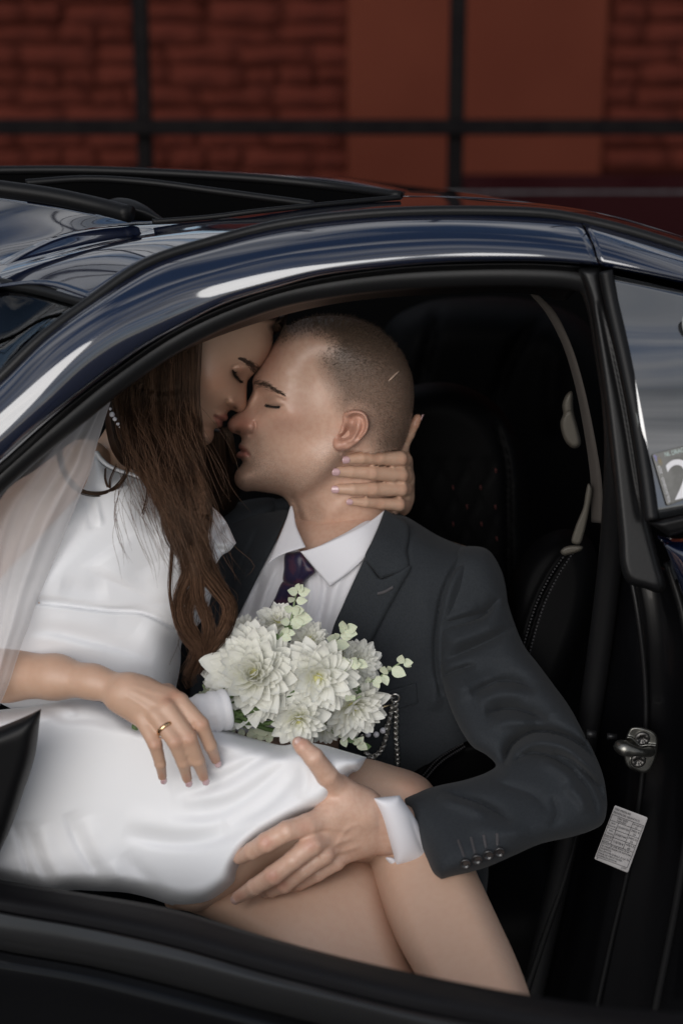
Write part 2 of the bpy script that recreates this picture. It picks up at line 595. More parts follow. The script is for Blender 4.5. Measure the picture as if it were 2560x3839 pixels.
YW = 4.0
M_brick = mat('painted_brick', (0.092, 0.0215, 0.0140), 0.9, spec=.05, noise=(9.0, (0.050, 0.0125, 0.0092), .36, .66, 8), bump=[(40, .6, .008), (160, .5, .004)])
M_mortar = mat('painted_mortar', (0.080, 0.0200, 0.0135), 0.9, spec=.05, noise=(8, (0.055, 0.0135, 0.0095), .4, .6), bump=[(50, .7, .01)])
M_plaster = mat('painted_plaster', (0.102, 0.0270, 0.0160), 0.85, spec=.05, noise=(1.6, (0.082, 0.0205, 0.0125), .35, .7, 8), bump=[(9, .3, .01), (120, .25, .003)])
M_plinth = mat('dark_plinth', (0.018, 0.003, 0.004), 0.8, spec=.05, noise=(4, (0.022, 0.005, 0.006), .4, .6), bump=[(60, .3, .004)])
wall = thing('brick_wall', 'red painted old brick wall with smooth orange pilaster behind the car', 'wall', (0, YW, 0))
WT = 3.3
# wall runs past both edges of the frame
WL = 1.95
xp0 = PT([[797 * VS, 250 * VS]], YW)[0][0]; xp1 = PT([[1382 * VS, 250 * VS]], YW)[0][0]
PB = 0.05
mesh_obj('wall_core', *box_vf((-9, YW + .012, 0), (xp0 + .02, YW + .4, WL)), M_mortar, wall, smooth=False)
mesh_obj('wall_core', *box_vf((xp0 + .022, YW + .012, 0), (9, YW + .4, WT)), M_mortar, wall, smooth=False)
mesh_obj('coping', *box_vf((-9.02, YW - .06, WL + .002), (xp0 - .003, YW + .45, WL + .07)), M_plaster, wall, smooth=False)
mesh_obj('coping', *box_vf((xp0 + .02, YW - .06, WT + .002), (9.02, YW + .45, WT + .1)), M_plaster, wall, smooth=False)
bm = bmesh.new()
def bev_box(lo, hi, off=.01, seg=2):
    bm = bmesh.new()
    V_, F_ = box_vf(lo, hi)
    vs = [bm.verts.new(v) for v in V_]
    for f in F_: bm.faces.new([vs[i] for i in f])
    bmesh.ops.bevel(bm, geom=bm.edges[:], offset=off, segments=seg, affect='EDGES', profile=.6)
    bm.normal_update()
    me = bpy.data.meshes.new('tmp'); bm.to_mesh(me); bm.free()
    V2 = np.array([v.co[:] for v in me.vertices]); F2 = [tuple(p.vertices) for p in me.polygons]
    bpy.data.meshes.remove(me)
    return V2, F2
zpl = PT([[1200 * VS, 404 * VS]], YW - .1)[0][2]
mesh_obj('pilaster', *bev_box((xp0, YW - PB, 0), (xp1, YW + .01, WT - .01), .012), M_plaster, wall, smooth=False)
xq0 = PT([[1062 * VS, 437 * VS]], YW - .12)[0][0]
mesh_obj('plinth', *bev_box((xq0, YW - .12, 0), (8.5, YW - PB - .002, zpl), .012), M_plinth, wall, smooth=False)
# bricks one by one
CH, BL, BH, BD = 0.0670, 0.235, 0.0650, 0.008
def brick_mesh(k):
    r = np.random.default_rng(100 + k)
    nx, nz = 5, 3
    L_ = BL + .006
    V_, F_ = [], []
    for j in range(nz):
        for i in range(nx):
            x = -L_ / 2 + L_ * i / (nx - 1); z = -BH / 2 + BH * j / (nz - 1)
            e = (i in (0, nx - 1)) or (j in (0, nz - 1))
            V_.append((x + r.normal(0, .003), -BD + (.0025 if e else 0) + r.normal(0, .0035), z + r.normal(0, .0035)))
    o = len(V_)
    ring = [i for i in range(nx)] + [nx * j + nx - 1 for j in range(1, nz)] + [nx * (nz - 1) + i for i in range(nx - 2, -1, -1)] + [nx * j for j in range(nz - 2, 0, -1)]
    for i in ring: V_.append((V_[i][0] * 1.02, .01, V_[i][2] * 1.04))
    for j in range(nz - 1):
        for i in range(nx - 1):
            a = j * nx + i
            F_.append((a, a + 1, a + 1 + nx, a + nx))
    n = len(ring)
    for q in range(n):
        F_.append((ring[q], o + q, o + (q + 1) % n, ring[(q + 1) % n]))
    me = bpy.data.meshes.new('brick'); me.from_pydata(V_, [], F_)
    me.polygons.foreach_set('use_smooth', [True] * len(F_)); me.materials.append(M_brick); me.update()
    return me
bmes = [brick_mesh(k) for k in range(9)]
xl = PT([[-40, 300]], YW)[0][0]; xr = PT([[2600, 300]], YW)[0][0]
zt = PT([[1280, -20]], YW)[0][2]; zb = PT([[1280, 900]], YW)[0][2]
row = 0; z = zb; nb = 0
spare = []
while z < zt + CH:
    x = xl - BL + (BL / 2 if row % 2 else 0) + RNG.normal(0, .012)
    while x < xr + BL:
        w = BL if RNG.random() > .3 else BL / 2
        xc = x + w / 2
        if not (xp0 - .01 < xc - w * .35 and xc + w * .35 < xp1 + .01) and not (xc > xq0 and z < zpl - .02):
            o = bpy.data.objects.new('brick', bmes[int(RNG.integers(9))]); COL.objects.link(o)
            o.parent = wall; o.location = (xc, RNG.normal(0, .005), z + RNG.normal(0, .003))
            o.scale = (w / BL, 1, 1 + RNG.normal(0, .03)); o.rotation_euler = (RNG.normal(-.08, .07), RNG.normal(0, .012), RNG.normal(0, .012))
            nb += 1
        x += w
    z += CH; row += 1
# the courses above and beside the frame: one joined piece
V_, F_ = [], []
pz = []
z2 = z
while z2 < WT - .05:
    x = -4.0
    while x < 4.0:
        if not (xp0 - .12 < x < xp1 + .12) and not (x < xp0 and z2 > WL - .04):
            pz.append(bev_box((x - BL / 2 + .008, YW - BD + RNG.normal(0, .004), z2 - BH / 2), (x + BL / 2 - .008, YW + .01, z2 + BH / 2), .006, 1) + ({},))
        x += BL
    z2 += CH
Vj, Fj, _ = cat_mesh(pz)
o = mesh_obj('upper_bricks', Vj, Fj, M_brick, wall, smooth=False); o['kind'] = 'stuff'

# iron fence between the car and the wall
YF = 2.6
M_iron = mat('dark_iron', (0.0045, 0.0036, 0.0042), 0.6, spec=.06, noise=(20, (0.008, 0.0065, 0.0065), .4, .7), bump=[(60, .05, .001)])
M_wire = mat('galvanised_wire', (0.10, 0.095, 0.10), 0.5, metal=.5, noise=(30, (.07, .065, .07), .4, .6))
fence = thing('iron_fence', 'dark iron fence of square posts and one thick rail in front of the brick wall', 'fence', (0, YF, 0))
def at(u, v, y): return PT([[u * VS, v * VS]], y)[0]
pw = .040
zr = at(784, 290, YF)[2]
FT = 4.6
for uc in (327, 1049):
    x = at(uc, 200, YF)[0]
    mesh_obj('post', *bev_box((x - pw / 2, YF, 0), (x + pw / 2, YF + .04, FT), .004, 1), M_iron, fence, smooth=False)
dxp = at(1049, 200, YF)[0] - at(327, 200, YF)[0]
for k in (-3, -2, -1, 2, 3):
    x = at(327, 200, YF)[0] + dxp * k
    mesh_obj('post', *bev_box((x - pw / 2, YF, 0), (x + pw / 2, YF + .04, FT), .004, 1), M_iron, fence, smooth=False)
mesh_obj('rail', *bev_box((-4, YF - .0395, zr - .017), (4, YF - .001, zr + .019), .004, 1), M_iron, fence, smooth=False)
for zz in [zr + .72 + .26 * i_ for i_ in range(10)]:
    mesh_obj('rail', *bev_box((-4, YF - .022, zz - .009), (4, YF - .001, zz + .009), .003, 1), M_iron, fence, smooth=False)
zw = at(1300, 438, YF)[2]
mesh_obj('wire', *tube([(-4, YF - .006, zw), (0, YF - .006, zw - .004), (4, YF - .006, zw + .002)], .0045, 6), M_wire, fence)
# ------------------------------------------------------------------ the coupe (front of the car to the left)
M_paint = mat('black_car_paint', (0.0030, 0.0060, 0.020), 0.08, spec=.5, coat=1.0, coat_r=.008, ior=1.75)
M_paint.node_tree.nodes['Principled BSDF'].inputs['Coat IOR'].default_value = 1.75
M_paint2 = mat('black_inner_paint', (0.002, 0.002, 0.0025), 0.3, spec=.2, coat=.15, coat_r=.05)
M_rubber = mat('black_rubber', (0.006, 0.006, 0.0065), 0.40, spec=.28, bump=[(300, .08, .001)])
M_trim = mat('black_plastic_trim', (0.004, 0.004, 0.0045), 0.45, spec=.2, bump=[(500, .1, .001)])
M_lining = mat('black_headliner', (0.002, 0.002, 0.0022), 0.95, spec=.03, bump=[(400, .2, .001)])
M_leather = mat('black_leather', (0.0012, 0.0012, 0.0014), 0.6, spec=.05, bump=[(420, .18, .0006), (40, .12, .002)])
M_thread = mat('grey_seam_thread', (0.022, 0.021, 0.023), .8)
M_redthread = mat('red_seam_thread', (0.045, 0.003, 0.002), .8)
M_belt = mat('grey_beige_webbing', (0.042, 0.035, 0.030), .85, bump=[(900, .5, .001)])
M_beige = mat('grey_beige_plastic', (0.075, 0.068, 0.056), .5, spec=.3, bump=[(500, .12, .001)])
M_glass = mat('tinted_side_glass', (0.012, 0.013, 0.014), .02, spec=.9, ior=2.0, coat=.5, coat_r=.0)
M_steel = mat('zinc_steel', (0.30, 0.295, 0.27), .38, metal=1.0, noise=(60, (0.16, 0.155, 0.14), .4, .65), bump=[(150, .15, .001)])
M_steeld = mat('dark_steel', (0.12, 0.115, 0.11), .45, metal=1.0)
M_bluepaint = mat('blue_reflecting_chip', (0.01, 0.025, 0.07), .3)
M_screen = bpy.data.materials.new('windscreen_glass'); M_screen.use_nodes = True
t_ = M_screen.node_tree; t_.nodes.clear()
o_ = t_.nodes.new('ShaderNodeOutputMaterial'); g_ = t_.nodes.new('ShaderNodeBsdfGlossy'); g_.inputs['Roughness'].default_value = .01
tr_ = t_.nodes.new('ShaderNodeBsdfTransparent'); tr_.inputs[0].default_value = (.62, .66, .64, 1)
fz_ = t_.nodes.new('ShaderNodeFresnel'); fz_.inputs[0].default_value = 1.5; m_ = t_.nodes.new('ShaderNodeMixShader')
t_.links.new(fz_.outputs[0], m_.inputs[0]); t_.links.new(tr_.outputs[0], m_.inputs[1]); t_.links.new(g_.outputs[0], m_.inputs[2]); t_.links.new(m_.outputs[0], o_.inputs[0])
car = thing('coupe_car', 'black two door coupe with open sunroof and open driver door', 'car', (0.2, 0.3, 0))
def V3(p):
    p = [tuple(q) for q in p]
    if p[0][0] <= -60:          # the car goes on beyond the frame
        (a, b, y), (a1, b1, y1) = p[0], p[1]
        k = -300.0 / (a1 - a); p = [(a + (a1 - a) * k, b + (b1 - b) * k * .9, y + (y1 - y) * k * .6)] + p
    if p[-1][0] >= 1640:
        (a, b, y), (a1, b1, y1) = p[-1], p[-2]
        k = 260.0 / max(40, a - a1); p = p + [(a + (a - a1) * k, b + (b - b1) * k, y + (y - y1) * k * .6)]
    return [(a * VS, b * VS, y) for a, b, y in p]
def VR(p): return V3([(a, b, y if y < -.25 else -.25 + (y + .25) * .62) for a, b, y in p])   # roof: shallower

ditch = V3([(-70, 930, -.36), (0, 868, -.35), (100, 772, -.33), (210, 690, -.305), (340, 603, -.28), (500, 551, -.26), (640, 516, -.25), (850, 491, -.245), (1050, 484, -.24), (1250, 490, -.24), (1330, 503, -.24), (1450, 532, -.245), (1640, 592, -.25)])
# roof skin in front of and beside the sunroof
d2 = VR([(212, 688, -.30), (340, 601, -.275), (500, 549, -.255), (640, 514, -.245), (850, 489, -.24), (1050, 482, -.235), (1250, 488, -.235), (1330, 501, -.235), (1450, 530, -.24), (1640, 590, -.245)])
r1 = VR([(60, 652, -.20), (250, 565, -.17), (450, 525, -.15), (640, 499, -.14), (800, 480, -.13), (1000, 468, -.12), (1200, 473, -.12), (1330, 487, -.12), (1450, 516, -.12), (1640, 575, -.12)])
r2 = VR([(-60, 628, -.07), (150, 535, -.05), (400, 507, -.03), (600, 480, 0), (760, 464, .04), (925, 451, .10), (1150, 459, .14), (1330, 480, .15), (1450, 508, .15), (1640, 567, .15)])
roof = [loft([d2, r1, r2], 80, 6, .012)]
# panel in front of the sunroof, falling to the windscreen header
p0 = VR([(-70, 625, -.07), (0, 643, -.15), (100, 660, -.22), (170, 681, -.28), (214, 692, -.30)])
p1 = VR([(-70, 560, .02), (40, 575, -.03), (160, 590, -.10), (260, 602, -.19), (330, 607, -.268)])
p2 = VR([(-70, 500, .10), (60, 508, .06), (200, 524, .01), (330, 542, -.06), (480, 552, -.245)])
p3 = VR([(-70, 449, .16), (0, 455, .14), (120, 473, .10), (250, 497, .05), (345, 507, .0), (470, 498, -.02), (600, 481, -.01)])
roof.append(loft([p0, p1, p2, p3], 60, 8, .010))
# right of the opening and the far side
f1 = VR([(925, 443, .22), (1050, 446, .30), (1200, 462, .38), (1400, 500, .42), (1640, 562, .45)])
f2 = VR([(922, 438, .34), (1050, 441, .46), (1200, 463, .60), (1400, 502, .66), (1640, 556, .70)])
f0 = VR([(925, 451, .10), (1050, 452, .13), (1200, 463, .14), (1400, 494, .15), (1640, 567, .15)])
roof.append(loft([f0, f1, f2], 50, 6, .012))
q0 = VR([(-70, 384, .66), (180, 384, .66), (400, 391, .64), (620, 403, .60), (780, 416, .54), (925, 443, .42)])
q1 = VR([(-70, 379, .74), (180, 378, .74), (400, 386, .72), (620, 397, .68), (780, 408, .62), (935, 436, .5)])
q2 = VR([(-70, 388, .95), (180, 388, .95), (400, 395, .95), (620, 404, .92), (780, 417, .85), (940, 440, .7)])
roof.append(loft([q0, q1, q2], 50, 5, .012))
Vj, Fj, _ = cat_mesh(roof)
mesh_obj('roof_panel', Vj, Fj, M_paint, car)
# sunroof
fr = []
def tb(p, r, k=10, n=70, flat=None): 
    c = spl(VR(p), n); return tube(PT(c[:, :2], c[:, 2]), r, k, True, flat)
def tbr(p, *a_): return tb([(a, b, y if y < -.25 else -.25 + (y + .25) * .62) for a, b, y in p], *a_)
mesh_obj('sunroof_rail', *tbr([(60, 420, .42), (200, 411, .44), (330, 418, .44), (500, 440, .40), (720, 470, .30)], .0045), M_trim, car)
fr.append(tbr([(-70, 392, .64), (180, 391, .65), (400, 399, .63), (620, 413, .58), (780, 430, .52), (918, 449, .36)], .0055))
fr.append(tbr([(350, 509, .01), (480, 499, .02), (600, 484, .03), (760, 468, .07), (918, 453, .14)], .003))
Vj, Fj, _ = cat_mesh(fr)
mesh_obj('sunroof_frame', Vj, Fj, M_trim, car)
mesh_obj('wind_deflector', *tbr([(-80, 421, .22), (0, 433, .20), (120, 450, .16), (240, 476, .11), (300, 492, .07)], .0105, 16, 50, (1.0, .9)), M_trim, car)
# moulded end of the deflector
ec = Relief(Vw([(228, 492), (236, 470), (262, 455), (300, 457), (335, 472), (360, 490), (378, 506), (340, 511), (280, 505)]), lambda U: np.interp(U[:, 0], [228 * VS, 378 * VS], [-.02, -.08]), .02, 40, 7, bumps=[(300 * VS, 478 * VS, 40, 12, 20, .006)])
mesh_obj('deflector_end_cap', *ec.build(), M_trim, car)
# windscreen and its header strip
ws = loft([V3([(-90, 640, -.14), (0, 655, -.19), (110, 676, -.235), (205, 702, -.29)]), V3([(-90, 760, -.2), (-20, 770, -.24), (60, 770, -.28), (120, 765, -.325)]), V3([(-90, 900, -.30), (-60, 890, -.32), (-30, 885, -.33), (0, 872, -.345)])], 30, 5, .004)
mesh_obj('windscreen', *ws, M_screen, car)
mesh_obj('header_seal', *tb([(-80, 634, -.085), (0, 650, -.145), (100, 668, -.215), (180, 690, -.275), (216, 699, -.30)], .006), M_rubber, car)
# ditch strip above the door opening
mesh_obj('roof_seal', *tb([(a / VS, b / VS, y - .004) for a, b, y in ditch], .0055, 8, 90), M_rubber, car)
# painted side rail and windscreen pillar
A1 = V3([(-70, 935, -.365), (0, 876, -.355), (100, 780, -.335), (212, 697, -.31), (342, 609, -.285), (500, 557, -.265), (640, 522, -.255), (850, 497, -.25), (1050, 490, -.245), (1250, 497, -.245), (1330, 506, -.245)])
A2 = V3([(-70, 950, -.380), (0, 893, -.372), (110, 787, -.352), (235, 698, -.33), (365, 627, -.305), (516, 575, -.285), (660, 543, -.278), (850, 520, -.272), (1050, 512, -.268), (1250, 520, -.268), (1342, 530, -.268)])
A3 = V3([(-70, 1010, -.402), (0, 952, -.394), (125, 850, -.375), (250, 755, -.352), (380, 680, -.328), (520, 622, -.310), (670, 583, -.302), (860, 560, -.296), (1050, 551, -.292), (1250, 556, -.292), (1360, 567, -.292)])
A4 = V3([(-70, 1085, -.412), (0, 1030, -.404), (100, 945, -.388), (210, 858, -.366), (328, 777, -.345), (422, 728, -.331), (516, 682, -.322), (640, 645, -.316), (735, 622, -.312), (900, 602, -.306), (1050, 592, -.302), (1250, 592, -.302), (1370, 601, -.302)])
A5 = V3([(-70, 1120, -.405), (0, 1063, -.398), (100, 974, -.382), (215, 880, -.360), (328, 797, -.340), (422, 744, -.326), (516, 697, -.317), (640, 658, -.311), (735, 633, -.307), (900, 612, -.301), (1050, 601, -.297), (1250, 600, -.297), (1376, 609, -.297)])
A6 = [(a, b + 4, y + .03) for a, b, y in A5]
mesh_obj('pillar_and_roof_rail', *loft([A1, A2, A3, A4, A5, A6], 110, 7, .01, (0, 1, .2)), M_paint, car)
# quarter panel strip right of the seam
B1 = V3([(1333, 506, -.245), (1450, 540, -.25), (1650, 602, -.255)])
B2 = V3([(1346, 528, -.268), (1450, 556, -.272), (1650, 616, -.277)])
B3 = V3([(1364, 565, -.292), (1460, 588, -.296), (1650, 640, -.300)])
B4 = V3([(1374, 600, -.302), (1470, 618, -.306), (1650, 656, -.310)])
B5 = V3([(1380, 611, -.297), (1470, 628, -.301), (1650, 668, -.305)])
B6 = [(a, b + 4, y + .03) for a, b, y in B5]
mesh_obj('quarter_roof_rail', *loft([B1, B2, B3, B4, B5, B6], 40, 7, .01, (0, 1, .2)), M_paint, car)
# weatherstrip round the door opening
mesh_obj('door_seal', *tb([(-80, 1180, -.375), (0, 1098, -.365), (70, 1035, -.355), (141, 975, -.345), (260, 878, -.325), (360, 806, -.308), (450, 754, -.298), (540, 713, -.290), (650, 676, -.283), (780, 652, -.278), (900, 638, -.274), (1050, 630, -.272), (1200, 629, -.272), (1310, 636, -.272), (1352, 650, -.272), (1372, 690, -.275), (1392, 800, -.282), (1412, 950, -.290), (1414, 1080, -.280), (1404, 1250, -.25), (1385, 1420, -.225), (1360, 1600, -.21), (1325, 1800, -.21), (1285, 2000, -.21), (1240, 2200, -.21), (1200, 2400, -.21)], .0135, 12, 190, (1.0, 1.0)), M_rubber, car)
s2 = loft([V3([(-70, 1128, -.40), (0, 1070, -.393), (141, 948, -.37), (260, 856, -.347), (422, 749, -.322), (640, 663, -.307), (900, 617, -.298), (1200, 606, -.294), (1330, 612, -.293)]),
           V3([(-70, 1150, -.385), (0, 1090, -.378), (141, 966, -.356), (260, 870, -.335), (422, 765, -.31), (640, 674, -.297), (900, 628, -.288), (1200, 617, -.284), (1330, 624, -.283)]),
           V3([(-70, 1185, -.345), (0, 1125, -.34), (141, 1000, -.32), (260, 898, -.30), (422, 790, -.275), (640, 703, -.262), (900, 655, -.255), (1200, 645, -.25), (1330, 655, -.25)]),
           V3([(-70, 1195, -.30), (0, 1135, -.30), (141, 1010, -.28), (260, 905, -.26), (422, 805, -.235), (640, 726, -.222), (800, 692, -.215), (1000, 676, -.21), (1200, 672, -.21), (1300, 690, -.21)])], 90, 4, .008)
mesh_obj('pillar_inner_trim', *s2, M_trim, car)

# door-side rear pillar: black seal carrier between opening and quarter window
pil = Relief(Vw([(1322, 612, 'c'), (1378, 612, 'c'), (1392, 690), (1425, 830), (1455, 970), (1475, 1085), (1486, 1180), (1500, 1240), (1516, 1300), (1527, 1348), (1515, 1362), (1480, 1352), (1440, 1338), (1424, 1300), (1420, 1240), (1408, 1120), (1396, 1010), (1382, 900), (1366, 790), (1350, 690)]), lambda U: np.interp(U[:, 1], [612 * VS, 1350 * VS], [-.275, -.36]), .022, 26, 9,
             strokes=[(Vw([(1374, 690), (1408, 840), (1440, 1000), (1460, 1130), (1472, 1200)]), -.003, 11, 11, .05), (Vw([(1392, 720), (1428, 890), (1452, 1040), (1468, 1150)]), .003, 8)])
mesh_obj('rear_pillar_seal', *pil.build(), M_rubber, car)
mesh_obj('window_seal', *tb([(a_ + 4, b_, y_ - .006) for a_, b_, y_ in [(1385, 622, -.30), (1398, 690, -.308), (1430, 830, -.335), (1458, 970, -.360), (1478, 1090, -.385), (1492, 1195, -.405)]], .0075), M_trim, car)
# quarter window
def leany(v): return -.296 - (v - 628) / 567 * .115
qw = loft([V3([(a_, b_, leany(b_) - .008 * math.sin(math.pi * (b_ - 628) / 567)) for a_, b_ in r_]) for r_ in ([(1386, 628), (1470, 646), (1650, 688)], [(1425, 790), (1520, 800), (1650, 820)], [(1462, 970), (1550, 975), (1650, 985)], [(1495, 1195), (1560, 1182), (1650, 1162)])], 30, 8, .0015, (0, 1, 0))
mesh_obj('quarter_window', *qw, M_glass, car)
# sill under the window and the quarter panel
sil = Relief(Vw([(1488, 1200, 'c'), (1535, 1232, 'c'), (1650, 1200, 'c'), (1650, 1165, 'c'), (1568, 1182)]), -.405, .018, 18, 7)
mesh_obj('window_sill', *sil.build(), M_trim, car)
qp = loft([V3([(1510, 1236, -.38), (1560, 1246, -.395), (1650, 1226, -.40)]), V3([(1524, 1250, -.40), (1580, 1272, -.415), (1650, 1258, -.42)]), V3([(1540, 1290, -.40), (1590, 1330, -.42), (1650, 1330, -.43)]), V3([(1580, 1420, -.40), (1620, 1450, -.42), (1660, 1470, -.43)]), V3([(1610, 1900, -.40), (1640, 1900, -.41), (1680, 1900, -.42)])], 24, 6, .01, (0, 1, 0))
mesh_obj('quarter_panel', *qp, M_paint, car)

# jamb behind the opening: painted steel with the latch striker
jam = loft([V3([(1404, 1240, -.22), (1370, 1500, -.205), (1330, 1800, -.20), (1280, 2100, -.20), (1210, 2420, -.20)]), V3([(1450, 1260, -.25), (1470, 1500, -.27), (1455, 1800, -.285), (1400, 2100, -.295), (1350, 2420, -.30)]), V3([(1500, 1300, -.26), (1530, 1500, -.285), (1530, 1800, -.30), (1490, 2100, -.31), (1450, 2420, -.31)]), V3([(1540, 1320, -.29), (1590, 1500, -.315), (1600, 1800, -.335), (1570, 2100, -.34), (1540, 2420, -.34)]), V3([(1600, 1380, -.34), (1640, 1500, -.355), (1660, 1800, -.365), (1640, 2100, -.37), (1620, 2420, -.37)])], 60, 6, .01, (0, 1, 0))
mesh_obj('door_jamb', *jam, M_paint2, car)
for pth, r in (([(1430, 1240, -.25), (1462, 1400, -.275), (1480, 1560, -.285), (1480, 1700, -.292), (1450, 1950, -.300), (1405, 2150, -.305), (1350, 2400, -.31)], .003), ([(1530, 1290, -.29), (1565, 1400, -.305), (1588, 1560, -.322), (1590, 1800, -.34), (1555, 2050, -.345), (1500, 2330, -.35)], .005), ([(1345, 1800, -.215), (1300, 2000, -.225), (1260, 2120, -.23), (1200, 2300, -.23)], .004)):
    mesh_obj('jamb_bead', *tb(pth, r, 8, 60), M_rubber, car)

# ---- cabin: lining, seats
cab = []
tp__ = PT(Vw([(1600, 575), (1400, 512), (1200, 475), (1000, 446), (780, 420), (400, 398), (-70, 392)]), 1.05)
pv_ = [(-1.3, .2), (1.6, .2)] + [(1.6, tp__[0][2])] + [(q_[0], q_[2]) for q_ in tp__] + [(-1.3, tp__[-1][2])]
NP_ = len(pv_)
cab.append((np.array([(x_, 1.05, z_) for x_, z_ in pv_] + [(x_, 1.1, z_) for x_, z_ in pv_]), [tuple(range(NP_)), tuple(range(2 * NP_ - 1, NP_ - 1, -1))] + [(i, i + NP_, (i + 1) % NP_ + NP_, (i + 1) % NP_) for i in range(NP_)]))
cab.append(box_vf((-1.3, -.30, .18), (1.6, 1.1, .2)))
cab.append(box_vf((1.55, -.2, .2), (1.6, 1.05, 1.12)))
cab.append(box_vf((-1.3, -.25, .2), (-1.25, 1.05, .85)))
Vj, Fj, _ = cat_mesh(cab)
mesh_obj('cabin_lining', Vj, Fj, M_lining, car, smooth=False)
hl = loft([V3([(640, 690, -.20), (900, 652, -.18), (1150, 640, -.17), (1330, 650, -.17), (1640, 700, -.17)]), V3([(800, 660, -.09), (960, 600, .0), (1150, 590, .02), (1330, 600, .02), (1640, 640, .02)]), V3([(960, 600, .3), (1020, 540, .4), (1150, 530, .45), (1330, 545, .45), (1640, 580, .5)])], 30, 4, .01, (0, 0, -1))
mesh_obj('headliner', *hl, M_lining, car)
# rear seat with a soft fold, dim at the back
rs = Relief(Vw([(880, 760), (960, 700), (1080, 682), (1220, 690), (1330, 730), (1400, 820), (1440, 1000), (1440, 1300), (880, 1300)]), .62, .14, 160, 24, strokes=[(Vw([(1010, 690), (985, 790), (960, 900)]), -.02, 18), (Vw([(1250, 720), (1180, 800), (1130, 950)]), -.025, 22), (Vw([(1290, 760), (1270, 860), (1265, 1000)]), .015, 30)])
seat_r = mesh_obj('rear_seat', *rs.build(), M_leather, car)
# front seat: quilted back, bolster with double stitching, integrated headrest
sb = Relief(Vw([(700, 1000), (800, 960), (930, 890), (1040, 880), (1140, 930), (1200, 1040), (1215, 1200), (1225, 1500), (1220, 1850), (760, 1850), (690, 1300)]), lambda U: .17 + .00003 * (1500 * VS - U[:, 1]), .09, 110, 16,
            strokes=[(Vw([(1130, 950), (1160, 1060), (1165, 1200), (1165, 1420)]), -.022, 14, 14, .1)] +
            [(Vw([(940 + 58 * i, 1050), (940 + 58 * i + 160, 1420)]), -.0018, 9, 9, .02) for i in range(-3, 4)] + [(Vw([(960 + 58 * i + 180, 1050), (960 + 58 * i + 20, 1420)]), -.0018, 9, 9, .02) for i in range(-3, 4)])
fseat = mesh_obj('front_seat', *sb.build(), M_leather, car)
k_ = 0
for (u, v) in ((1138, 1081), (1103, 1120), (1137, 1165), (1072, 1164), (1105, 1204), (1140, 1238), (1040, 1120), (1040, 1204)):
    U = np.array([[u * VS, v * VS]]); y = sb.front(U)[0]
    mesh_obj('red_stitch', *tube(PT([[u * VS - 1, v * VS - 9], [u * VS + 1, v * VS + 7]], y - .0005), .0010, 5), M_redthread, fseat)
bol = Relief(Vw([(1160, 1400), (1180, 1310), (1225, 1245), (1290, 1215), (1345, 1230), (1372, 1290), (1365, 1400), (1310, 1560), (1240, 1750), (1180, 1850), (1120, 1850)]), lambda U: np.interp(U[:, 1], [1215 * VS, 1800 * VS], [-.02, -.12]), .075, 80, 9,
             strokes=[(Vw([(1312, 1262), (1272, 1320), (1238, 1390), (1210, 1480), (1190, 1560)]), -.006, 7, 7, .03), (Vw([(1300, 1262), (1258, 1320), (1224, 1390), (1196, 1480)]), .006, 14, 14, .1)])
bolo = mesh_obj('seat_bolster', *bol.build(), M_leather, car)
def stitch(R_, path, n, r, lift=.0015, frac=.62, k=5):
    c = spl(path, n * 4); o = []
    for i in range(n):
        q = c[i * 4: i * 4 + 3]
        y = R_.front(q) - lift
        o.append(tube(PT(q, y), r, k))
    return o
st = stitch(bol, Vw([(1302, 1266), (1262, 1324), (1229, 1392), (1202, 1482), (1183, 1556)]), 40, .0011) + stitch(bol, Vw([(1320, 1262), (1283, 1318), (1249, 1388), (1221, 1478), (1200, 1560)]), 40, .0011)
Vj, Fj, _ = cat_mesh(st)
mesh_obj('seam_stitching', Vj, Fj, M_thread, bolo)['kind'] = 'stuff'
# seat cushion edge showing between jacket and sleeve
cu = Relief(Vw([(930, 1790), (985, 1735), (1050, 1700), (1120, 1690), (1160, 1720), (1150, 1800), (1080, 1860), (960, 1860)]), -.16, .05, 50, 7, strokes=[(Vw([(955, 1790), (1000, 1738), (1060, 1700)]), -.004, 5, 5, .03), (Vw([(972, 1796), (1012, 1752), (1066, 1716)]), .004, 10, 10, .1)])
cuo = mesh_obj('seat_cushion', *cu.build(), M_leather, car)
st = stitch(cu, Vw([(962, 1792), (1006, 1743), (1064, 1706)]), 26, .0011) + stitch(cu, Vw([(970, 1796), (1013, 1749), (1068, 1713)]), 26, .0011)
Vj, Fj, _ = cat_mesh(st)
mesh_obj('seam_stitching', Vj, Fj, M_thread, cuo)['kind'] = 'stuff'
base = mesh_obj('seat_base', *bev_box((-.55, -.16, .25), (.28, .38, .47), .04, 3), M_leather, car)

# belt: webbing, upper guide, buckle tongue
wb = loft([V3([(1216, 676, -.10), (1250, 715, -.12), (1290, 790, -.14), (1318, 880, -.155), (1340, 990, -.17), (1355, 1100, -.18), (1357, 1199, -.185)]), V3([(1232, 674, -.105), (1272, 715, -.125), (1310, 790, -.15), (1338, 880, -.17), (1362, 990, -.185), (1380, 1100, -.195), (1385, 1202, -.20)])], 60, 2, .002, (0, 1, 0))
belt = mesh_obj('belt_webbing', *wb, M_belt, car)
gd = Relief(Vw([(1290, 930), (1300, 905), (1312, 898), (1316, 945), (1328, 990), (1332, 1022), (1318, 1030), (1300, 1018), (1288, 990), (1286, 968), (1292, 950)]), -.12, .016, 14, 4, strokes=[(Vw([(1290, 955), (1312, 945), (1326, 985)]), -.003, 3, 3, .05)])
mesh_obj('belt_guide', *gd.build(), M_beige, car)
tg = Relief(Vw([(1350, 1110), (1358, 1120), (1352, 1170), (1340, 1225), (1330, 1250), (1312, 1246), (1320, 1210), (1338, 1165), (1344, 1130)]), -.19, .008, 9, 4)
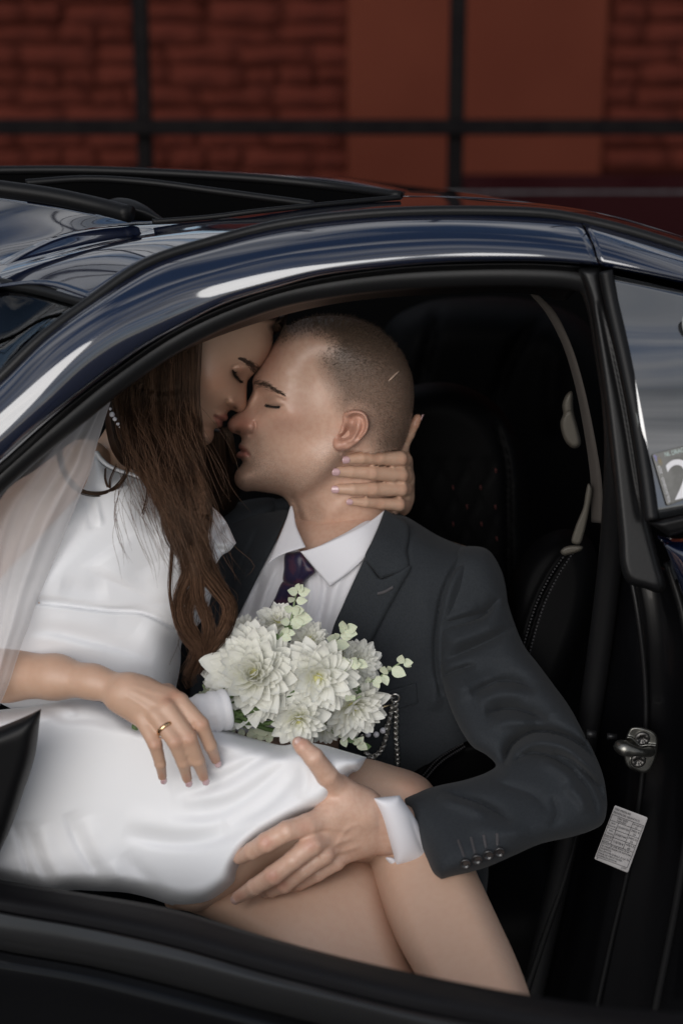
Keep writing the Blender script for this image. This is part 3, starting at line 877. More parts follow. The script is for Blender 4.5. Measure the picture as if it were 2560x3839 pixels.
tgo = mesh_obj('belt_arm', *tg.build(), M_beige, car)
kn = Relief(Vw([(1286, 1266), (1296, 1256), (1320, 1252), (1338, 1256), (1334, 1264), (1312, 1272), (1292, 1275)]), -.19, .011, 9, 4)
mesh_obj('belt_button', *kn.build(), M_beige, car)

# latch striker plate
SV = lambda p: Cr(2150, 2650, 3.361, p)
sp = Relief(SV([(720, 265), (790, 252), (900, 272), (990, 310), (1040, 360), (1055, 430), (1050, 530), (1030, 640), (1000, 730), (950, 800), (890, 832), (800, 812), (700, 775), (650, 710), (628, 620), (622, 540), (640, 440), (660, 370)]), -.318, .004, 7, 3,
            strokes=[(SV([(650, 385), (720, 390), (780, 440), (840, 490), (920, 480), (1045, 490)]), .004, 9, 4, .03), (SV([(720, 640), (715, 720), (780, 785)]), .0015, 3)])
spo = mesh_obj('latch_striker', *sp.build(), M_steel, car)
lp = SV([(960, 565, 0), (880, 575, 0), (790, 565, 0), (700, 545, 0), (610, 520, 0), (575, 498, 0), (620, 482, 0), (720, 478, 0)])
ly = [-.325, -.345, -.352, -.352, -.350, -.345, -.335, -.322]
C = spl([(p[0], p[1], y) for p, y in zip(lp, ly)], 40)
mesh_obj('striker_loop', *tube(PT(C[:, :2], C[:, 2]), np.interp(np.linspace(0, 1, 40), [0, .15, .3, .6, .8, 1], [.0058, .005, .005, .0085, .006, .004]), 10), M_steel, spo)
for c in ((860, 405), (810, 680)):
    u, v = SV([c])[0][:2]
    p = PT([[u, v]], -.324)[0]
    V_, F_ = [], []
    prof = [(.0085, .004), (.0085, 0), (.0075, -.0015), (.004, -.0015), (.0036, .001), (0.0001, .001)]
    for (r, yy) in prof:
        for j in range(24):
            a = 2 * math.pi * j / 24
            rr = r * (1 + (.22 * math.cos(6 * a) if r < .0045 and r > .001 else 0))
            V_.append((p[0] + rr * math.cos(a), p[1] + yy, p[2] + rr * math.sin(a)))
    for i in range(len(prof) - 1):
        for j in range(24):
            F_.append((i * 24 + j, i * 24 + (j + 1) % 24, (i + 1) * 24 + (j + 1) % 24, (i + 1) * 24 + j))
    mesh_obj('striker_screw', V_, F_, M_steeld, spo)
# rubber stops on the jamb
for c in ((230, 340, .006), (490, 370, .004)):
    u, v = SV([c[:2]])[0]
    mesh_obj('rubber_stop', *tube(PT([[u - 22, v], [u + 14, v + 2]], -.31), [c[2], c[2] * .8], 10), M_rubber, spo.parent)

# printed labels: flat print on real stickers
def quad_frame(pts, y):
    P3 = PT([p[:2] for p in pts], y)
    return P3            # tl, tr, br, bl
M_label = mat('label_paper', (0.40, 0.385, 0.385), .45, noise=(40, (.34, .325, .325), .4, .6))
M_print = mat('label_print', (0.012, 0.012, 0.014), .6)
def decal_text(s, P3, x, y, hgt, m, parent, wid=None, off=.0006, align='LEFT', name='print', ext=0):
    """text laid on the quad P3 at fractional x, y (top-left origin), cap height as fraction of the quad height, optional total width fraction"""
    cu_ = bpy.data.curves.new(name, 'FONT'); cu_.body = s; cu_.align_x = align; cu_.fill_mode = 'FRONT'
    cu_.size = 1.0; cu_.extrude = ext
    ob = bpy.data.objects.new(name, cu_); COL.objects.link(ob)
    bpy.context.view_layer.update()
    dg = bpy.context.evaluated_depsgraph_get()
    me = bpy.data.meshes.new_from_object(ob.evaluated_get(dg))
    bpy.data.objects.remove(ob); bpy.data.curves.remove(cu_)
    co = np.array([v.co[:] for v in me.vertices]); F_ = [tuple(p.vertices) for p in me.polygons]
    bpy.data.meshes.remove(me)
    if not len(co): return None
    cap = 0.72
    tl, tr, br, bl = P3
    Wd = np.linalg.norm(tr - tl); Hd = np.linalg.norm(bl - tl)
    sc_y = hgt / cap; sc_x = hgt / cap * Hd / Wd
    w = co[:, 0].max() - co[:, 0].min()
    if wid: sc_x = wid / w
    x0 = co[:, 0].min() if align == 'LEFT' else 0
    fx = x + (co[:, 0] - x0) * sc_x; fy = y - co[:, 1] * sc_y
    nn = np.cross(tr - tl, bl - tl); nn /= np.linalg.norm(nn)
    if nn[1] > 0: nn = -nn
    Xw = tl + fx[:, None] * (tr - tl) + fy[:, None] * (bl - tl) + nn * off
    return Xw, F_
def decal_quad(P3, x0, y0, x1, y1, off=.0004):
    tl, tr, br, bl = P3
    nn = np.cross(tr - tl, bl - tl); nn /= np.linalg.norm(nn)
    if nn[1] > 0: nn = -nn
    q = [tl + a * (tr - tl) + b * (bl - tl) + nn * off for a, b in ((x0, y0), (x1, y0), (x1, y1), (x0, y1))]
    return np.array(q), [(3, 2, 1, 0)]
TL = Relief([tuple(list(p) + ['c']) if False else p for p in SV([(508, 1252), (522, 1240), (920, 1390), (928, 1408), (684, 2082), (668, 2090), (266, 1922), (258, 1906)])], -.335, .0008, 4, 8, strokes=[])
lab = mesh_obj('tyre_label', *Relief([(a, b, 'c') for a, b in SV([(508, 1252), (522, 1240), (920, 1390), (928, 1408), (684, 2082), (668, 2090), (266, 1922), (258, 1906)])], -.335, .0008, 3, 8).build(), M_label, car)
tl, tr, br, bl = PT(SV([(512, 1240), (930, 1394), (676, 2094), (256, 1918)]), -.337)
P3 = np.array([tl, tr, br, bl])
tx = []
def T_(s, x, y, h, w=None, a='LEFT'):
    r = decal_text(s, P3, x, y, h, M_print, None, w, align=a)
    if r: tx.append(r)
T_("TIRE PRESSURE", .035, .067, .034, .48); T_("PRESIÓN DEL NEUMÁTICO", .035, .127, .034, .78)
def ln(x0, y0, x1, y1): tx.append(decal_quad(P3, x0, y0, x1, y1))
e = .006
for yy in (.158, .262, .395, .53, .655, .945):
    ln(.03, yy - e / 2, .965, yy + e / 2)
for xx in (.03, .965): ln(xx - .005, .158, xx + .005, .945)
ln(.655, .158, .665, .655); ln(.275, .262, .285, .655)
T_("TIRE SIZE", .19, .205, .032, .32); T_("TAMAÑO", .21, .25, .032, .27)
T_("kPa (kgf/cm²)", .685, .202, .03, .26); T_("psi", .77, .245, .026, .06)
T_("FRONT", .09, .315, .027, .13); T_("DELANTERO", .05, .365, .027, .21)
T_("REAR", .1, .445, .027, .11); T_("TRASERO", .06, .5, .027, .19)
T_("SPARE TIRE", .05, .565, .022, .2); T_("NEUMÁTICO DE", .05, .603, .022, .21); T_("REPUESTO", .05, .642, .022, .16)
T_("225/45R19 92W", .30, .345, .038, .34); T_("245/40R19 94W", .30, .48, .038, .34); T_("T145/70R18", .32, .61, .04, .30)
T_("240(2.4)", .69, .32, .035, .25); T_("35", .77, .375, .033, .08)
T_("240(2.4)", .69, .455, .035, .25); T_("35", .77, .51, .033, .08)
T_("420(4.2)", .69, .58, .035, .25); T_("60", .77, .638, .033, .08)
for i, (s, w) in enumerate((("DO NOT USE OVER 80 km/h, 50 mph.", .82), ("SEE OWNER'S MANUAL FOR ADDITIONAL", .89), ("INFORMATION.", .32), ("NO USO A MAS DE 80 km/h, 50 mph. VEA", .90), ("MANUAL DEL CONDUCTOR PARA", .70), ("INFORMACIÓN ADICIONAL.", .58))):
    T_(s, .05, .694 + i * .046, .031, w)
T_("JL20A", .80, .982, .026, .15); T_("9", .05, .982, .03)
Vj, Fj, _ = cat_mesh(tx)
mesh_obj('label_print', Vj, Fj, M_print, lab, smooth=False)

# sticker on the quarter window
SQ = lambda p: Cr(2250, 1000, 2.1387, p)
M_stk = mat('sticker_grey', (0.085, 0.083, 0.076), .35, spec=.5, noise=(60, (0.12, .118, .11), .45, .6))
M_stkw = mat('sticker_white', (0.62, 0.61, 0.63), .4)
M_stkg = mat('sticker_pale_green', (0.42, 0.52, 0.49), .4)
M_stko = mat('sticker_gold', (0.24, 0.17, 0.06), .4)
M_stkb = mat('sticker_violet', (0.16, 0.15, 0.32), .4)
def ysf(v): return leany(v) - .008 * math.sin(math.pi * min(1, max(0, (v - 628) / 567))) - .0035
ys = lambda U: np.array([ysf(q_ / VS) for q_ in U[:, 1]])
sto = mesh_obj('window_sticker', *Relief([(a, b, 'c') for a, b in SQ([(412, 1512), (424, 1498), (760, 1408), (860, 1800), (545, 1914), (528, 1908)])], ys, .0007, 3, 8).build(), M_stk, car)
q_ = SQ([(412, 1500), (812, 1395), (930, 1810), (536, 1918)])
Q = PT(q_, np.array([ysf(b_ / VS) - .0012 for a_, b_ in q_]))
tx = []; 
r = decal_text("2", Q, .17, .93, .75, None, None, .5, .0006); tx.append(r)
r = decal_text("VOLGOGRAD - 2024", np.array([Q[3], Q[0], Q[1], Q[2]]), .05, .085, .055, None, None, .70, .0006); tx.append(r)
Vj, Fj, _ = cat_mesh(tx); mesh_obj('sticker_number', Vj, Fj, M_stkw, sto, smooth=False)
r = decal_text("NL DRAG RACING", Q, .23, .115, .085, None, None, .74, .0006)
mesh_obj('sticker_title', r[0], r[1], M_stkg, sto, smooth=False)
sh = [decal_quad(Q, .075, .13, .135, .14), decal_quad(Q, .075, .14, .082, .23), decal_quad(Q, .128, .14, .135, .23), decal_quad(Q, .085, .235, .125, .245), decal_quad(Q, .098, .15, .113, .21), decal_quad(Q, .085, .095, .125, .105)]
Vj, Fj, _ = cat_mesh(sh); mesh_obj('sticker_crest', Vj, Fj, M_stko, sto, smooth=False)
sh = [decal_quad(Q, .02, .03, .05, .08), decal_quad(Q, .03, .09, .055, .15), decal_quad(Q, .05, .06, .07, .09)]
Vj, Fj, _ = cat_mesh(sh); mesh_obj('sticker_blocks', Vj, Fj, M_stkb, sto, smooth=False)
# pale edge of a second sticker at the frame's right edge
ring = Relief(Vw([(1567, 728), (1577, 714), (1600, 714), (1600, 778), (1575, 772), (1565.5, 750)]), -.335, .0012, 5, 4)
mesh_obj('round_sticker', *ring.build(), mat('sticker_lace', (.28, .28, .275), .6), car)

# open door in the foreground, hinged on the left
def DR(pts): return V3(pts)
d = [DR([(-120, 1990, -.42), (0, 2020, -.46), (200, 2052, -.53), (400, 2088, -.60), (609, 2150, -.67), (796, 2200, -.73), (1000, 2245, -.79), (1216, 2285, -.86), (1400, 2312, -.91), (1640, 2330, -.97)]),
     DR([(-120, 2040, -.47), (0, 2068, -.50), (200, 2104, -.57), (400, 2147, -.64), (609, 2205, -.71), (796, 2252, -.77), (1000, 2300, -.83), (1216, 2338, -.90), (1400, 2362, -.95), (1640, 2385, -1.01)]),
     DR([(-120, 2062, -.475), (0, 2090, -.505), (200, 2126, -.575), (400, 2172, -.645), (609, 2232, -.715), (796, 2280, -.775), (1000, 2328, -.835), (1216, 2368, -.905), (1400, 2395, -.955), (1640, 2420, -1.015)])]
mesh_door = thing  # keep names short below
door = mesh_obj('door', *loft(d, 70, 5, .012, (0, .4, -1)), mat('door_top_trim', (0.0045, 0.0042, 0.005), .5, spec=.2, bump=[(220, .2, .001)]), car)
e1 = [DR([(-120, 2066, -.480), (0, 2094, -.51), (200, 2130, -.58), (400, 2176, -.65), (609, 2236, -.72), (796, 2284, -.78), (1000, 2333, -.84), (1400, 2400, -.96)]),
      DR([(-120, 2110, -.490), (0, 2138, -.52), (200, 2170, -.59), (400, 2206, -.66), (609, 2258, -.73), (796, 2302, -.79), (1000, 2352, -.85), (1400, 2430, -.97)]),
      DR([(-120, 2150, -.475), (0, 2180, -.505), (200, 2215, -.575), (400, 2262, -.645), (609, 2318, -.715), (796, 2364, -.775), (1000, 2412, -.835), (1400, 2480, -.955)])]
mesh_obj('door_moulding', *loft(e1, 60, 6, .008, (0, .4, -1)), mat('door_gloss_trim', (0.012, 0.012, 0.0125), .32, spec=.7), door)
e2 = [DR([(-120, 2150, -.48), (0, 2182, -.51), (200, 2218, -.58), (400, 2266, -.65), (609, 2322, -.72), (1000, 2416, -.84)]), DR([(-120, 2200, -.50), (0, 2226, -.53), (200, 2262, -.60), (400, 2312, -.67), (609, 2362, -.74), (1000, 2450, -.86)]), DR([(-120, 2420, -.47), (0, 2440, -.50), (200, 2460, -.57), (400, 2500, -.64), (609, 2540, -.71), (1000, 2600, -.83)])]
mesh_obj('door_panel', *loft(e2, 50, 6, .008, (0, .4, -1)), M_paint2, door)
# blurred triangular corner piece of the door at the left edge
sail = Relief([(a, b, 'c') if k in (1,) else (a, b) for k, (a, b) in enumerate(Cr(0, 2200, 1.4255, [(-420, 1000), (222, 652), (214, 720), (190, 900), (130, 1090), (60, 1290), (0, 1420), (-60, 1560), (-160, 1660), (-420, 1700)]))], -.46, .03, 60, 12)
mesh_obj('door_corner_trim', *sail.build(), M_trim, door)
YSHIFT = -.06
# ------------------------------------------------------------------ people: shared
C2 = lambda p: Cr(350, 1100, 1.1615, p)
C3 = lambda p: Cr(650, 1150, 3.136, p)
C4 = lambda p: Cr(1150, 1450, 3.136, p)
C5 = lambda p: Cr(0, 2200, 1.4255, p)
C6 = lambda p: Cr(0, 1400, 1.7422, p)
C7 = lambda p: Cr(800, 2650, 1.7422, p)
C9 = lambda p: Cr(850, 1900, 1.0814, p)
C10 = lambda p: Cr(1800, 2400, 1.634, p)
SKB = [(60, .12, .002), (380, .30, .0006), (900, .25, .0004)]
M_skin_m = mat('skin_man', (0.58, 0.378, 0.282), .40, spec=.5, sss=.10, sss_s=.003, noise=(170, (0.545, 0.335, 0.245), .38, .66, 8),
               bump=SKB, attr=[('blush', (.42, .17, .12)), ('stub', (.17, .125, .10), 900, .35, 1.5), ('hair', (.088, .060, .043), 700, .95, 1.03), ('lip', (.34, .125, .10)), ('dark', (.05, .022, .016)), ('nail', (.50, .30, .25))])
M_skin_w = mat('skin_woman', (0.57, 0.380, 0.280), .42, spec=.42, sss=.10, sss_s=.003, noise=(120, (0.555, 0.362, 0.264), .38, .66, 8),
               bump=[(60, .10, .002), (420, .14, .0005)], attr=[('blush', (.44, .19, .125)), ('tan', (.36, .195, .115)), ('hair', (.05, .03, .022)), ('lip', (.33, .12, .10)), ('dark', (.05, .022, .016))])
M_brow = mat('brow_hair', (.060, .038, .028), .6, spec=.3)
M_stubhair = mat('cropped_hair', (.108, .072, .050), .5, spec=.3)
M_lash = mat('lash_hair', (.006, .005, .005), .5)

def pxm(y, v=1919.5):
    """metres per src px at depth y"""
    return (y - CAM_Y) / CT * TANV / (H0 / 2)

def soft_poly(U, poly, soft):
    O = closed_spl(poly, 12)
    _, dm = phi_field(U, O)
    s = np.where(inside(U, O), dm, -dm)
    return np.clip(s / soft + .5, 0, 1)

def stroke_mask(U, path, w, amp=1.0, tp=.15):
    return np.clip(stroke_field(U, [(path, amp, w, w, tp)]), 0, 1)

def hand_mesh(fingers, palm, h=.0024, kf=.004, kp=.009):
    """fingers: lists of (P3, r); palm: list of ((P3,r),(P3,r))"""
    allp = np.array([p for f in fingers for p, r in f] + [p for s in palm for p, r in s])
    rr = max([r for f in fingers for p, r in f] + [r for s in palm for p, r in s])
    lo = allp.min(0) - rr - .008; hi = allp.max(0) + rr + .008
    def f(Q):
        d = None
        for (a, ra), (b, rb) in palm:
            e = cone_d(Q, a, b, ra, rb)
            d = e if d is None else smin(d, e, kp)
        for fg in fingers:
            e = None
            for (a, ra), (b, rb) in zip(fg[:-1], fg[1:]):
                c = cone_d(Q, a, b, ra, rb)
                e = c if e is None else smin(e, c, .0015)
            # swollen joints
            for (a, ra) in fg[1:-1]:
                e = smin(e, np.linalg.norm(Q - a, axis=1) - ra * 1.0, .0015)
            d = e if d is None else smin(d, e, kf)
        return d
    return snet(f, lo, hi, h)

def chain(pts):
    """(u, v, y, r_px) src -> [(P3, r_m)]"""
    return [(PT([[u, v]], y)[0], r * pxm(y)) for u, v, y, r in pts]

def nail(tip, prev, r, out, length=1.15, width=.78, lift=.25):
    """small curved plate on the back of a fingertip"""
    tip = np.asarray(tip); prev = np.asarray(prev)
    d = tip - prev; d /= np.linalg.norm(d)
    o = np.asarray(out, float); o = o - d * (o @ d); o /= np.linalg.norm(o)
    s = np.cross(d, o)
    V_, F_ = [], []
    nx, ny = 7, 8
    for layer in (0, 1):
        for j in range(ny):
            t = j / (ny - 1)
            for i in range(nx):
                q = -1 + 2 * i / (nx - 1)
                wv = width * (1 - .25 * abs(2 * t - 1) ** 3)
                a = q * wv
                edge = abs(2 * t - 1) ** 4 * .25 * q * q
                along = (t * length - .12) * r + (-edge * r if t > .5 else edge * r)
                V_.append(tip + d * along + s * r * math.sin(a) * 1.0 + o * (r * (math.cos(a) * 1.03 - .05 * t * t) + (0 if layer else .0004) - .0006 + r * .02))
    n = nx * ny
    for L_ in (0, 1):
        for j in range(ny - 1):
            for i in range(nx - 1):
                a = L_ * n + j * nx + i
                f = (a, a + 1, a + nx + 1, a + nx)
                F_.append(f if L_ else f[::-1])
    b = [i for i in range(nx)] + [j * nx + nx - 1 for j in range(1, ny)] + [(ny - 1) * nx + i for i in range(nx - 2, -1, -1)] + [j * nx for j in range(ny - 2, 0, -1)]
    for p, q in zip(b, b[1:] + b[:1]): F_.append((p, q, q + n, p + n))
    return V_, F_

def hair_tufts(rel, path, n, length, spread, r, ang, lift=.0006, curl=.15, amin=.6):
    """short tapered hairs along a path on a relief; ang(f) -> direction in px plane"""
    out = []
    C = spl(path, 80)
    for i in range(n):
        f = RNG.random(); b = C[int(f * 79)]
        off = RNG.normal(0, 1) * spread(f) if callable(spread) else RNG.normal(0, spread)
        tan = C[min(79, int(f * 79) + 1)] - C[max(0, int(f * 79) - 1)]; tan /= np.linalg.norm(tan) + 1e-9
        p0 = b + np.array([-tan[1], tan[0]]) * off
        a = ang(f) + RNG.normal(0, .15)
        Ln = length * (amin + (1 - amin) * RNG.random())
        dv = np.array([math.cos(a), math.sin(a)])
        q = np.array([p0, p0 + dv * Ln * .5 + np.array([0, -curl * Ln * .15]), p0 + dv * Ln])
        y = rel.front(q) - np.array([0, lift, lift * .5])
        out.append(tube(PT(q, y), [r, r * .85, r * .25], 3, False))
    return out

def ear_relief(outline, head, lift, T, R, step, strokes, bumps, tilt):
    return Relief(outline, lambda U: head.front(U) - lift - tilt(U), T, R, step, Tb=.012, strokes=strokes, bumps=bumps)

# ------------------------------------------------------------------ the man
man = thing('person', 'man with cropped hair in a charcoal suit and purple tie, eyes closed', 'person', (0.1, 0.0, 0.2))
mo = C3([(1300, 215), (1262, 300), (1222, 372), (1168, 450), (1112, 540), (1060, 625), (1005, 715), (958, 795), (936, 850), (931, 892), (936, 935), (934, 985), (908, 1050), (874, 1110), (835, 1178), (790, 1218), (730, 1262), (682, 1303), (652, 1340), (638, 1380), (641, 1415), (660, 1452), (692, 1480), (735, 1493), (775, 1508), (798, 1535), (802, 1565), (794, 1595), (775, 1618), (767, 1640), (776, 1668), (798, 1690), (768, 1705), (744, 1727), (739, 1750), (752, 1774), (790, 1788), (811, 1808), (812, 1840), (790, 1872), (755, 1912), (729, 1955), (717, 2005), (722, 2055), (747, 2105), (795, 2146), (860, 2172)]) + \
     C2([(690, 860), (760, 868), (815, 880), (840, 900), (858, 935), (870, 980), (880, 1045), (890, 1130), (1000, 1200), (1180, 1170), (1290, 1070), (1325, 980), (1338, 900), (1336, 800), (1334, 740), (1340, 690), (1360, 640), (1380, 575), (1392, 500), (1396, 430), (1384, 350), (1350, 270), (1300, 205), (1230, 150), (1150, 115), (1060, 98), (970, 101), (900, 117), (855, 140)])
jaw = C2([(1085, 690), (1020, 770), (950, 830), (880, 868), (820, 882)])
def man_extra(U):
    # the neck sits behind the jaw and narrows
    d, f, sd = seg_dist(U, spl(jaw + C2([(760, 885)]), 40))
    below = inside(U, np.array([p[:2] for p in C2([(1100, 680), (1020, 770), (950, 830), (880, 868), (820, 882), (700, 900), (700, 1300), (1500, 1300), (1500, 690), (1330, 680), (1220, 700)])]))
    s = np.where(below, d, -d)
    return -.020 / (1 + np.exp(-np.clip((s - 12) / 10, -30, 30)))
mb = [(*C3([(1095, 1075)])[0], 54, 40, 15, -.0155), (*C3([(1190, 1092)])[0], 38, 24, 12, .0125), (*C3([(1000, 1160)])[0], 32, 46, 20, -.0095),
      (*C3([(880, 1420)])[0], 26, 26, 0, .0105), (*C3([(800, 1655)])[0], 24, 12, 15, .0035), (*C3([(800, 1748)])[0], 26, 13, 5, .005),
      (*C3([(1340, 1250)])[0], 100, 55, 18, .0085), (*C3([(1130, 1650)])[0], 80, 95, 0, -.0085), (*C3([(800, 2000)])[0], 36, 40, 0, .004), (*C3([(860, 1900)])[0], 40, 18, 0, -.0025),
      (*C2([(970, 370)])[0], 70, 90, 20, -.0065), (*C2([(1010, 730)])[0], 100, 60, -40, .0070), (*C3([(1085, 925)])[0], 78, 22, 20, .0060),
      (*C2([(900, 930)])[0], 26, 60, -12, .004), (*C2([(1010, 985)])[0], 130, 26, -40, .0035), (*C2([(960, 960)])[0], 30, 55, -30, -.004)]
ms = [(C3([(1082, 1010), (1130, 1008), (1200, 1022), (1270, 1050), (1330, 1085)]), -.0036, 6, 4), (C3([(1078, 1125), (1110, 1150), (1170, 1163), (1240, 1166), (1290, 1160)]), -.0046, 5, 6),
      (C3([(1040, 1180), (1120, 1235), (1220, 1240), (1330, 1215)]), -.0014, 14), (C3([(955, 1335), (968, 1400), (958, 1455), (925, 1498), (870, 1508)]), -.0060, 6, 6, .1),
      (C3([(722, 1466), (760, 1468), (800, 1486)]), -.0085, 5, 4, .1), (C3([(796, 1692), (845, 1698), (880, 1728), (908, 1758)]), -.0055, 5, 5, .1),
      (C3([(970, 1480), (955, 1570), (950, 1680), (965, 1790)]), -.0018, 22), (C3([(905, 1760), (915, 1800)]), -.002, 10), (C3([(945, 905), (1020, 900), (1130, 945)]), .003, 16),
      (C3([(1180, 560), (1260, 700), (1300, 860)]), .0015, 26)]
mhead = Relief(mo, 0.0, .074, 175, 5.5, strokes=ms, bumps=mb, extra=man_extra)
HV, HF = mhead.build()
U = mhead.U; fr_ = 1 - mhead.isback
hair_poly = C2([(815, 195), (880, 172), (950, 165), (1010, 182), (1045, 215), (1035, 255), (1000, 285), (1005, 330), (1030, 390), (1055, 440), (1075, 490), (1100, 525), (1130, 500), (1190, 530), (1225, 600), (1225, 660), (1250, 690), (1330, 700), (1450, 600), (1450, 300), (1350, 120), (1100, 40), (850, 60), (780, 130)])
hm = soft_poly(U, hair_poly, 80)
top = np.clip(1 - (U[:, 1] - C2([(0, 150)])[0][1]) / 330, .0, 1)
hair = hm * (.64 + .32 * top ** .8)
poly_b = soft_poly(U, C2([(640, 690), (700, 640), (760, 690), (860, 790), (1000, 700), (1060, 640), (1090, 690), (1000, 800), (900, 900), (960, 960), (880, 1000), (820, 880), (650, 880), (600, 800)]), 120)
stub = .42 * poly_b
blush = np.clip(bump_field(U, [(*C3([(800, 1390)])[0], 60, 45, 0, .8), (*C3([(1350, 1350)])[0], 90, 70, 0, .30), (*C2([(1120, 620)])[0], 60, 60, 0, .25), (*C2([(760, 300)])[0], 60, 110, 25, .35)]), 0, 1)
lip = np.clip(soft_poly(U, C3([(700, 1650), (770, 1615), (830, 1640), (880, 1690), (908, 1757), (860, 1765), (800, 1785), (740, 1780), (690, 1740)]), 12) * .85, 0, 1)
dark = np.clip(stroke_mask(U, C3([(1085, 1128), (1110, 1150), (1170, 1163), (1240, 1166), (1285, 1160)]), 3.2, .65) + stroke_mask(U, C3([(726, 1468), (760, 1470), (795, 1486)]), 4, 1.) * .9 + stroke_mask(U, C3([(796, 1692), (850, 1702), (905, 1757)]), 2.6, .6), 0, 1)  # lash line, plus shade painted into the nostril and mouth crease
z0 = np.zeros(len(U))
body_m = [(HV, HF, {'hair': hair, 'stub': stub, 'blush': blush, 'lip': lip, 'dark': dark, 'nail': z0})]
# ear
eo = C4([(432, 318), (470, 290), (530, 270), (600, 268), (662, 285), (708, 325), (735, 385), (742, 445), (728, 515), (690, 575), (635, 630), (575, 685), (500, 735), (425, 757), (352, 752), (312, 712), (304, 655), (322, 605), (352, 572), (378, 530), (402, 470), (418, 400)])
es = [(C4([(450, 345), (520, 305), (600, 302), (668, 330), (702, 400), (706, 470), (680, 545), (620, 610)]), .006, 11, 11, .12), (C4([(520, 360), (590, 340), (650, 370), (672, 440), (650, 520), (600, 585), (540, 630)]), -.0042, 9, 9, .15),
      (C4([(560, 400), (595, 440), (590, 520), (555, 590), (500, 625), (430, 620)]), .004, 11, 11, .15), (C4([(375, 560), (420, 540), (440, 480)]), .0035, 9)]
eb = [(*C4([(490, 520)])[0], 20, 30, 25, -.0120), (*C4([(430, 590)])[0], 30, 12, -15, -.0085), (*C4([(540, 390)])[0], 22, 14, 30, -.005), (*C4([(385, 690)])[0], 26, 22, 0, .003)]
ear = Relief(eo, lambda U: mhead.front(U) - np.interp(U[:, 0], [C4([(320, 0)])[0][0], C4([(740, 0)])[0][0]], [.001, .014]), .006, 12, 3.2, Tb=.016, strokes=es, bumps=eb)
EV, EF = ear.build()
eU = ear.U
body_m.append((EV, EF, {'blush': np.full(len(eU), .45), 'dark': np.clip(bump_field(eU, [(*C4([(500, 520)])[0], 16, 26, 30, .55), (*C4([(420, 590)])[0], 24, 8, -10, .35)]), 0, 1) * .6, 'hair': np.zeros(len(eU))}))  # dark attribute paints shade into the ear hollows
# hand on her leg (his left hand)
def hc(C, pts): return chain([(C([(a, b)])[0][0], C([(a, b)])[0][1], y, r * (1.2 if r < 70 else 1.1) / 1.7422) for a, b, y, r in pts])
mh_f = [hc(C7, [(800, 520, -.375, 78), (742, 448, -.388, 62), (655, 330, -.394, 56), (585, 262, -.392, 47), (556, 236, -.390, 38)]),
        hc(C7, [(690, 735, -.398, 62), (610, 775, -.408, 66), (480, 810, -.420, 58), (345, 885, -.420, 57), (255, 940, -.408, 50), (170, 985, -.392, 40)]),
        hc(C7, [(720, 850, -.398, 56), (640, 900, -.415, 64), (520, 1000, -.424, 54), (390, 1100, -.424, 56), (270, 1175, -.414, 48), (162, 1243, -.400, 38)]),
        hc(C7, [(760, 930, -.392, 52), (720, 965, -.405, 58), (590, 1060, -.410, 50), (460, 1160, -.406, 50), (380, 1195, -.396, 42), (330, 1208, -.388, 36)]),
        hc(C7, [(850, 970, -.382, 46), (800, 1010, -.390, 52), (680, 1090, -.392, 44), (560, 1150, -.386, 44), (470, 1195, -.378, 36), (400, 1220, -.370, 30)])]
mh_p = []
def pc(C, a, b): return tuple(hc(C, [a, b]))
mh_p += [pc(C7, (1180, 760, -.352, 125), (960, 690, -.372, 120)), pc(C7, (1140, 840, -.350, 120), (930, 830, -.370, 112)), pc(C7, (960, 680, -.372, 112), (760, 700, -.388, 88)), pc(C7, (930, 830, -.370, 110), (740, 880, -.388, 78)),
         pc(C7, (940, 880, -.364, 100), (800, 980, -.380, 62)), pc(C7, (960, 640, -.368, 105), (800, 520, -.374, 84)), pc(C7, (1300, 780, -.338, 118), (1150, 790, -.350, 120)), pc(C7, (860, 640, -.378, 95), (720, 740, -.392, 66)), pc(C7, (860, 760, -.378, 100), (720, 840, -.392, 64))]
V_, F_ = hand_mesh(mh_f, mh_p, .0023, .004, .012)
hu = PR(V_)
tend = stroke_field(hu, [(C7([(900, 800), (760, 790), (640, 790)]), .0016, 12), (C7([(930, 850), (780, 890), (660, 905)]), .0018, 11), (C7([(960, 900), (830, 950), (730, 975)]), .0016, 10), (C7([(1000, 760), (880, 790), (800, 900), (740, 930)]), .0011, 7),
                         (C7([(700, 830), (600, 860), (480, 920)]), -.002, 9), (C7([(350, 860), (330, 900)]), -.0008, 5), (C7([(375, 880), (355, 925)]), -.0008, 5), (C7([(410, 1070), (385, 1110)]), -.0008, 5), (C7([(375, 1095), (360, 1135)]), -.0008, 5), (C7([(690, 300), (620, 340)]), -.0008, 5), (C7([(1060, 640), (1080, 740), (1080, 860)]), -.0009, 8)])
V_ = V_ + np.array([0, -1, 0]) * tend[:, None]
hb = np.clip(bump_field(hu, [(*C7([(345, 885)])[0], 26, 22, 0, .7), (*C7([(385, 1105)])[0], 26, 22, 0, .7), (*C7([(630, 905)])[0], 30, 22, 0, .5), (*C7([(600, 790)])[0], 30, 24, 0, .35), (*C7([(575, 240)])[0], 26, 26, 0, .5), (*C7([(455, 1165)])[0], 22, 18, 0, .5), (*C7([(170, 1240)])[0], 26, 18, 0, .5)]), 0, 1)
body_m.append((V_, F_, {'blush': hb}))
mh_n = [(mh_f[0][-1], mh_f[0][-3], (.35, -.9, .5)), (mh_f[2][-1], mh_f[2][-2], (-.1, -1, .25))]
